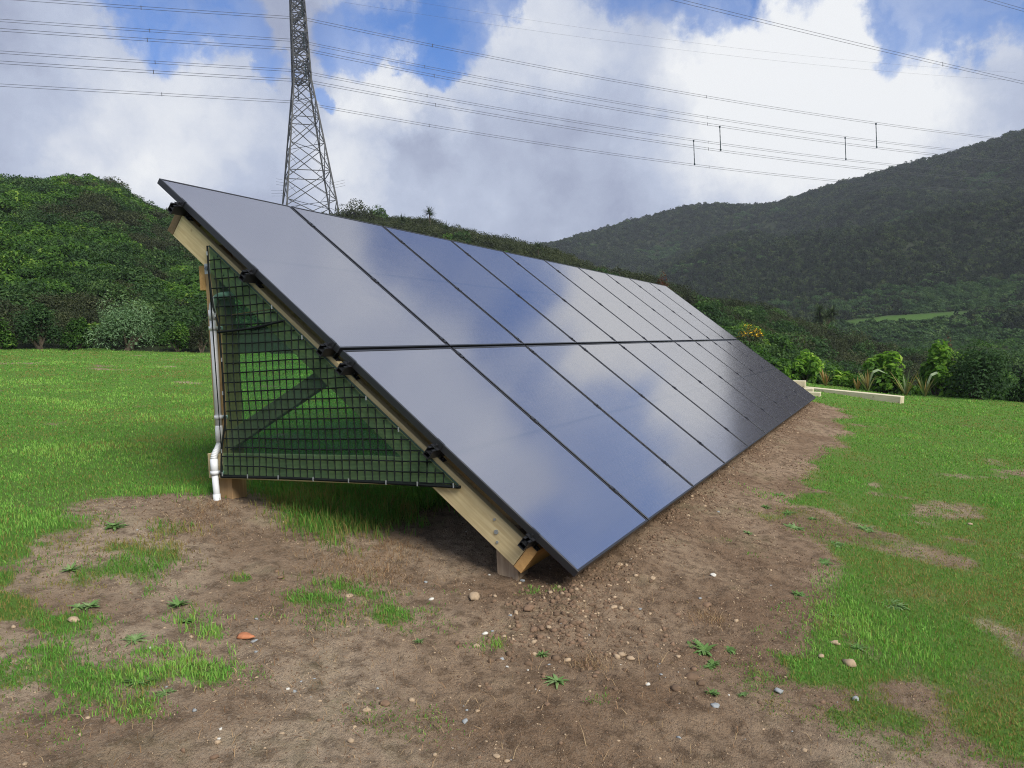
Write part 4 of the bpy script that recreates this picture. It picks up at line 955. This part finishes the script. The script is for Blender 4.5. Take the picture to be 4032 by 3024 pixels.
# under the dark low part of the array nothing grows
keep &= ~((x > .3) & (x < 11.8) & (y > -.05) & (y < .9))
x, y, r, c, az = x[keep], y[keep], r[keep], c[keep], az[keep]
tall = np.exp(-(((x - 1.0) / 1.3) ** 2 + ((y - 1.6) / .8) ** 2))
cl = fbm(x * 2.2, y * 2.2, 95, 4); cl2 = fbm(x * .5, y * .5, 97, 3)
hh = (.009 + .011 * c + .048 * np.maximum(cl, 0) + .10 * tall) * g.uniform(.5, 1.3, len(x)) * (1 + .012 * r)
ww = np.maximum(.0036, .00095 * r) * g.uniform(.7, 1.3, len(x)) * np.where((az < -13) | (az > 68), 1.7, 1.0)
tt = np.clip(.56 + cl * 1.2 + cl2 * .9 + g.normal(0, .21, len(x)) - .28 * (1 - c) + .05 * tall, 0, 1)
tt = np.where(g.uniform(size=len(x)) < .09 + .25 * sst(.05, .2, fbm(x * 1.3, y * 1.3, 98, 3)), g.uniform(0, .15, len(x)), tt)
blades('lawn_grass', x, y, hh, ww, tt, M['grass'], 'short bright green lawn grass around the array', .55, 3)
print('blades', len(x))
# dry straw and dead roots
cs = [(1450, 2245, .22, 900), (1560, 2160, .16, 600), (1330, 2200, .25, 400), (760, 2080, .25, 500), (830, 2010, .14, 350), (2330, 2610, .07, 160), (2800, 2440, .07, 200), (1500, 2300, .3, 400), (1250, 2440, .4, 500), (1700, 2800, .5, 500), (700, 2800, .6, 500), (2600, 2800, .6, 450), (2500, 2350, .5, 300), (3500, 2300, .5, 200)]
xs, ys = [], []
for px, py, rr, n in cs:
    p = ground_px(px, py); xs.append(p[0] + g.normal(0, rr * .6, n)); ys.append(p[1] + g.normal(0, rr * .6, n))
xs = np.concatenate(xs); ys = np.concatenate(ys)
blades('dry_straw', xs, ys, g.uniform(.012, .045, len(xs)), g.uniform(.0015, .003, len(xs)), g.uniform(0, 1, len(xs)), M['straw'], 'dry straw and dead roots strewn on the bare soil', 1.6, 5, cat='straw')

# ------------------------------------------------------------------ stones
ICO = None
def ico():
    t = (1 + 5 ** .5) / 2
    v = np.array([(-1, t, 0), (1, t, 0), (-1, -t, 0), (1, -t, 0), (0, -1, t), (0, 1, t), (0, -1, -t), (0, 1, -t), (t, 0, -1), (t, 0, 1), (-t, 0, -1), (-t, 0, 1)], float); v /= np.linalg.norm(v[0])
    f = [(0, 11, 5), (0, 5, 1), (0, 1, 7), (0, 7, 10), (0, 10, 11), (1, 5, 9), (5, 11, 4), (11, 10, 2), (10, 7, 6), (7, 1, 8), (3, 9, 4), (3, 4, 2), (3, 2, 6), (3, 6, 8), (3, 8, 9), (4, 9, 5), (2, 4, 11), (6, 2, 10), (8, 6, 7), (9, 8, 1)]
    return v, np.array(f)
IV, IF = ico()
def sub(v, f):
    v = [tuple(p) for p in v]; d = {}; out = []
    def m(a, b):
        k = (min(a, b), max(a, b))
        if k not in d: p = np.array(v[a]) + np.array(v[b]); p /= np.linalg.norm(p); d[k] = len(v); v.append(tuple(p))
        return d[k]
    for a, b, c in f: ab, bc, ca_ = m(a, b), m(b, c), m(c, a); out += [(a, ab, ca_), (b, bc, ab), (c, ca_, bc), (ab, bc, ca_)]
    return np.array(v), np.array(out)
IV2, IF2 = sub(IV, IF)
def gravel(name, n, pos, smin, smax, mats, lab, seed, flat=.65):
    g = np.random.default_rng(seed); x, y = pos; n = len(x)
    s = smin * (smax / smin) ** (g.uniform(size=n) ** 2.2); z = surf_z(x, y)
    V = IV[None] * (1 + g.uniform(-.28, .28, (n, 12, 1))) * (s[:, None] * g.uniform(.6, 1.25, (n, 3)))[:, None, :] * np.array([1, 1, flat])
    a = g.uniform(0, 6.28, n); ca_, sa = np.cos(a)[:, None], np.sin(a)[:, None]
    V = np.stack([V[..., 0] * ca_ - V[..., 1] * sa, V[..., 0] * sa + V[..., 1] * ca_, V[..., 2]], -1) + np.stack([x, y, z + s * .02], 1)[:, None]
    F = (np.arange(n)[:, None, None] * 12 + IF[None]).reshape(-1, 3)
    me = mesh(name, V.reshape(-1, 3), F, None)
    for m in mats: me.materials.append(m)
    mi = np.repeat(g.choice(len(mats), n, p=np.array([.34, .44, .06, .02, .14])[:len(mats)] / sum([.34, .44, .06, .02, .14][:len(mats)])), 20); me.polygons.foreach_set('material_index', mi.astype(np.int32))
    o = obj(name, me); tag(o, lab, 'gravel', kind='stuff'); return o
mats = [ST['tan'], ST['brown'], ST['grey'], ST['white'], M['clod']]
n = 6000; az = g.uniform(-10, 66, n); r = np.exp(g.uniform(math.log(1.9), math.log(14), n)); x = CAM[0] + r * np.cos(np.radians(az)); y = CAM[1] + r * np.sin(np.radians(az))
k = (grass_cover(x, y) < .35) & (g.uniform(size=n) < .35 + .65 * sst(.02, .2, fbm(x * 2, y * 2, 99, 3)))
gravel('gravel', 0, (x[k], y[k]), .003, .013, mats, 'small gravel scattered over the bare soil', 11)
n = 4200; x = g.uniform(-.15, 11.8, n) ** 1.0; y = -.02 + g.normal(0, .085, n)
x2_ = np.concatenate([x, g.normal(-.25, .22, 600), g.normal(-.05, .3, 260)]); y2_ = np.concatenate([y, g.normal(.02, .14, 600), g.normal(-.25, .25, 260)])
kk = g.uniform(size=len(x2_)) < .8
gravel('rubble', 0, (x2_[kk], y2_[kk]), .004, .016, [ST['brown'], M['clod'], ST['tan']], 'brown rubble heaped along the low edge of the panels', 12, .8)
xh = np.concatenate([g.normal(-.33, .2, 300), g.normal(-.1, .26, 180)]); yh = np.concatenate([g.normal(.0, .13, 300), g.normal(-.2, .17, 180)])
gravel('rubble', 0, (xh, yh), .004, .019, [ST['brown'], M['clod'], ST['tan']], 'heap of tan gravel in front of the low panel corner', 19, .8)
OV = np.array([(1, 0, 0), (-1, 0, 0), (0, 1, 0), (0, -1, 0), (0, 0, 1), (0, 0, -1)], float); OF = np.array([(0, 2, 4), (2, 1, 4), (1, 3, 4), (3, 0, 4), (2, 0, 5), (1, 2, 5), (3, 1, 5), (0, 3, 5)])
def crumbs(n, seed):
    g = np.random.default_rng(seed); az = g.uniform(-10, 62, n); r = np.exp(g.uniform(math.log(1.9), math.log(9), n)); x = CAM[0] + r * np.cos(np.radians(az)); y = CAM[1] + r * np.sin(np.radians(az))
    k = (grass_cover(x, y) < .5) & (g.uniform(size=n) < .25 + .75 * sst(-.06, .12, fbm(x * 3, y * 3, 103, 4))); x, y, r = x[k], y[k], r[k]; n = len(x)
    s = np.maximum(.0022, .0009 * r) * g.uniform(.5, 1.7, n); z = surf_z(x, y); a = g.uniform(0, 6.28, n); q = g.normal(size=(n, 3, 3)); q, _ = np.linalg.qr(q)
    V = np.einsum('pj,njk->npk', OV, q) * (s[:, None] * g.uniform(.5, 1.3, (n, 6)))[:, :, None] + np.stack([x, y, z + s * .2], 1)[:, None]
    me = mesh('soil_crumbs', V.reshape(-1, 3), (np.arange(n)[:, None, None] * 6 + OF[None]).reshape(-1, 3), None)
    for m in (M['clod'], ST['brown'], ST['tan']): me.materials.append(m)
    me.polygons.foreach_set('material_index', np.repeat(g.choice(3, n, p=[.5, .25, .25]), 8).astype(np.int32)); tag(obj('soil_crumbs', me), 'fine crumbs of earth lying on the bare soil', 'soil', kind='stuff')
crumbs(42000, 15)
def stone(px, py, wpx, kind, lab, seed, flat=.5, cat='stone'):
    p = on_ground(px, py); dist = np.linalg.norm(p - CAM); s = wpx / FPX * dist / 2 * (.85 if kind == 'tan' else .95); g = np.random.default_rng(seed)
    d = IV2 + .0; nz = sum(w * np.sin(d @ (g.normal(size=3) * f) + g.uniform(0, 6)) for w, f in ((.17, 2.5), (.12, 5), (.07, 10)))
    V = d * (1 + nz + g.uniform(-.05, .05, len(d)))[:, None]
    if kind in ('grey', 'white'):   # angular chips
        for _ in range(4):
            q = g.normal(size=3); q /= np.linalg.norm(q); h = V @ q; V = V - np.outer(np.maximum(h - .62, 0), q)
    V = V * np.array([s * g.uniform(.9, 1.1), s * g.uniform(.65, .95), s * flat])
    o = obj('stone', mesh('stone', V, IF2, M['clod'] if kind == 'clod' else ST[kind], False), None, (p[0], p[1], p[2] + s * flat * .45)); o.rotation_euler = (g.uniform(-.15, .15), g.uniform(-.15, .15), g.uniform(0, 6.3))
    tag(o, lab, cat, 'stones on the bare soil' if cat == 'stone' else None)
STONES = [(1867, 2362, 66, 'tan', 'large rough tan stone on bare soil left of the gravel heap'), (1700, 2362, 26, 'white', 'bright white chip of stone left of the large rough tan stone'), (1950, 2360, 24, 'tan', 'small tan stone just right of the large rough tan stone'),
    (1675, 2291, 20, 'grey', 'small grey stone left of the front timber post'), (2058, 2292, 24, 'grey', 'blue-grey stone at the foot of the front timber post'), (2046, 2302, 22, 'tan', 'pale rounded stone touching the blue-grey stone at the post foot'), (2083, 2415, 50, 'brown', 'broad brown stone at the front of the gravel heap'), (2033, 2428, 30, 'tan', 'tan stone left of the broad brown stone'),
    (2131, 2482, 40, 'brown', 'dark brown clod below the gravel heap'), (2163, 2480, 30, 'tan', 'pale pebble touching the dark brown clod'), (2125, 2510, 32, 'brown', 'second dark clod just below the first below the gravel heap'), (2419, 2418, 28, 'tan', 'left of two pale pebbles side by side right of the heap'), (2446, 2421, 28, 'tan', 'right of two pale pebbles side by side right of the heap'),
    (2400, 2333, 26, 'tan', 'yellowish pebble right of the gravel heap'), (2571, 2296, 36, 'tan', 'pale lumpy stone right of the panel corner'), (2441, 2251, 34, 'tan', 'pale stone close to the low panel corner'), (2482, 2600, 36, 'tan', 'upright tan stone in the middle of the bare soil'), (2669, 2587, 28, 'tan', 'tan stone left of the pair of green weeds'),
    (2235, 2590, 36, 'tan', 'pale stone with dead roots beside it'), (1909, 2497, 26, 'white', 'flat white chip near the grass patch'), (1938, 2490, 16, 'grey', 'slim grey chip beside the flat white chip'), (1998, 2630, 16, 'white', 'narrow white chip below the rosette weed'), (2079, 2646, 14, 'white', 'tiny upright white chip near the toothed weed'),
    (1976, 2598, 22, 'grey', 'dark grey stone left of the narrow white chip'), (1830, 2826, 30, 'grey', 'smooth blue-grey stone in the foreground'), (1621, 2748, 30, 'tan', 'tan pebble in the foreground left of centre'), (1517, 2770, 42, 'brown', 'rusty brown stone in the left foreground'), (1445, 2799, 34, 'tan', 'pale rounded stone in the left foreground'),
    (1954, 2982, 32, 'tan', 'pale angular stone at the bottom edge'), (1995, 2991, 24, 'tan', 'small pale stone right of the one at the bottom edge'), (2153, 2780, 24, 'brown', 'brown chip in the middle foreground'), (2552, 2700, 24, 'white', 'whitish stone at the edge of the pale dry soil'), (2603, 2668, 20, 'grey', 'small grey stone above the whitish one'),
    (2723, 2680, 60, 'clod', 'dark lump of earth in the right foreground'), (2761, 2702, 36, 'clod', 'lighter lump of earth beside the dark one'), (2660, 2720, 50, 'clod', 'flat lump of earth left of the dark one'), (2807, 2271, 28, 'white', 'bright white stone on the bare soil right of the panels'), (2783, 2390, 38, 'brown', 'brown rounded stone below the bright white stone'),
    (2755, 2361, 18, 'grey', 'grey chip just above the brown rounded stone'), (3346, 2624, 58, 'tan', 'largest smooth tan stone in the right-hand grass'), (3286, 2542, 40, 'tan', 'upper tan stone in the right-hand grass'), (3234, 2598, 34, 'tan', 'tan stone left of the largest one in the right-hand grass'), (3370, 2762, 36, 'grey', 'pale grey flat stone on the bare patch at lower right'),
    (3070, 2721, 40, 'grey', 'pale grey stone left of the right-hand grass patch'), (2815, 2773, 34, 'grey', 'pale flat stone under the small weed at lower right'), (3820, 2066, 20, 'tan', 'lone pale pebble in the right-hand lawn'), (294, 2446, 46, 'tan', 'tan broken stone in the worn grass at left'), (766, 2806, 26, 'grey', 'pale grey triangular chip in the left foreground'),
    (1120, 2060, 24, 'tan', 'tan pebble in the shade near the rear post'), (1104, 2281, 28, 'brown', 'brown clod right of the little grass tuft'), (1009, 2569, 18, 'grey', 'grey chip below the orange shard'), (1009, 2433, 18, 'grey', 'grey chip above the orange shard'), (592, 2560, 16, 'white', 'small white chip among the worn grass'), (1367, 2471, 16, 'tan', 'pebble below the green grass patch'),
    (867, 2870, 16, 'white', 'white chip at lower left, upper of two'), (864, 2905, 16, 'white', 'white chip at lower left, lower of two'), (316, 2902, 18, 'tan', 'tan chip near the lower left corner'), (1380, 2915, 36, 'tan', 'tan stone at the bottom left of centre'), (2010, 2440, 20, 'grey', 'grey chip at the left of the gravel heap'), (2290, 2350, 26, 'tan', 'tan pebble on top of the gravel heap'),
    (2215, 2375, 28, 'tan', 'tan cobble in the middle of the gravel heap'), (2170, 2365, 26, 'tan', 'pale cobble left of the middle of the gravel heap'), (2520, 2405, 20, 'grey', 'grey chip right of the pair of pale pebbles')]
for k, s in enumerate(STONES): stone(*s, 900 + k)
p_ = (965, 2510); stone(965, 2510, 62, 'rust', 'flat orange-red shard lying on the bare soil', 990, .3, 'shard'); stone(1000, 2522, 40, 'grey', 'flat grey flake beside the orange-red shard', 991, .2)
stone(1372, 2343, 46, 'tan', 'pale strip of bark beside the grass patch', 992, .18, 'bark')

# ------------------------------------------------------------------ weeds
def weed_mesh(seed, n, L, w):
    g = np.random.default_rng(seed); VV, FF, TT = [], [], []
    for k in range(1 + seed % 3):
        q = g.uniform(.45, 1.0) if k else 1.0
        V, F, T = blade_fan(int(n * q), L * q, w * g.uniform(.7, 1.2), seed * 7 + k, .05, g.uniform(.4, .9), 1.0, .1 + .2 * g.uniform(), .9, 4, g.uniform(.35, .8))
        b = sum(len(v) for v in VV); VV.append(V + (np.array([*g.normal(0, .035, 2), 0]) if k else 0)); FF += [tuple(i + b for i in f) for f in F]; TT.append(T)
    return mesh('weed_leaves', np.concatenate(VV), FF, M['weed'], False, np.concatenate(TT))
WM = [weed_mesh(600 + i, 26, .062, .018) for i in range(4)] + [weed_mesh(610 + i, 34, .065, .010) for i in range(3)]
WEEDS = [(2134, 2570, 1.0, 'neat green rosette weed in the middle of the bare soil'), (2194, 2680, 1.25, 'broad toothed weed nearest the camera'), (1653, 2534, .8, 'small bright weed left of centre on the bare soil'), (2773, 2558, 1.1, 'left of two leafy weeds at right centre'), (2871, 2562, 1.1, 'right of two leafy weeds at right centre'),
    (3142, 2332, 1.3, 'large pale rosette at the edge of the right-hand grass'), (3130, 2076, 1.3, 'rosette at the grass edge below the column of weeds'), (3014, 1996, 1.3, 'pale rosette standing alone on the soil near the panels'), (2947, 2099, 1.0, 'small pale weed on the bare soil near the panels'), (3106, 2020, 1.3, 'rosette second above the grass edge stones'),
    (3198, 2044, 1.3, 'leafy rosette right of the soil strip'), (3294, 2144, 1.3, 'bright rosette beside the torn bark'), (3405, 2088, 1.3, 'wide rosette in the right-hand grass'), (3250, 2216, 1.3, 'dark weed at the edge of the right-hand grass'), (3378, 2558, 1.1, 'pale rosette right of the tan stones'),
    (3290, 2426, 1.0, 'small rosette on the worn patch at right'), (3074, 1947, 1.3, 'weed clump where the soil strip narrows'), (2799, 2733, .9, 'small weed at lower right'), (3525, 2390, 1.2, 'rosette deep in the right-hand lawn'), (2807, 2615, .9, 'small weed below the two leafy weeds'), (2925, 2730, .9, 'weed beside the small one at lower right'),
    (703, 2390, 1.1, 'grey-green star weed on the bare soil at left'), (725, 2456, 1.0, 'star weed just below the grey-green one'), (532, 2536, 1.0, 'weed among the worn grass at left'), (443, 2074, 1.4, 'dark weed at the grass edge left of the post'), (639, 2741, 1.0, 'narrow-leaved weed in the left foreground'), (354, 2396, 1.0, 'weed in the worn grass at far left'), (544, 2700, 1.0, 'grey weed in the left foreground'),
    (280, 2250, 1.1, 'pale weed in the left lawn')]
for k, (px, py, s, lab) in enumerate(WEEDS):
    p = on_ground(px, py); o = obj('weed', WM[(k * 3) % 7], None, tuple(p + np.array([0, 0, .002]))); s *= (.62, .9, .75, 1.0, .8)[k % 5] * (.85 if k % 3 else 1.1); o.scale = (s, s * (.8 + .1 * (k % 4)), s * .8); o.rotation_euler = (.12 * math.sin(k), .1 * math.cos(2 * k), k * 1.7); tag(o, lab, 'weed', 'weeds on the bare soil')

# ------------------------------------------------------------------ haze
def haze():
    x0, x1, y0, y1, z0, z1 = -1500, 1500, -1500, 1500, -60, 140
    gz = gZ; zlo = float(gz.min()) - 1.0
    # the ground runs on past the hills: keep every vertex inside
    R = 960.0
    o = MB().box(-R, R, -R, R, zlo, max(float(gz.max()), 92) + 3).build('haze', None)
    m = bpy.data.materials.new('haze_air'); m.use_nodes = True; nt = m.node_tree; nt.nodes.clear()
    v = nd(nt, 'ShaderNodeVolumePrincipled'); v.inputs['Color'].default_value = (.80, .88, 1, 1); v.inputs['Density'].default_value = HAZE
    out = nd(nt, 'ShaderNodeOutputMaterial'); nt.links.new(v.outputs[0], out.inputs['Volume'])
    o.data.materials.append(m); tag(o, 'thin pale haze in the air over the valley', 'haze', kind='stuff')
HAZE = .00036
haze()
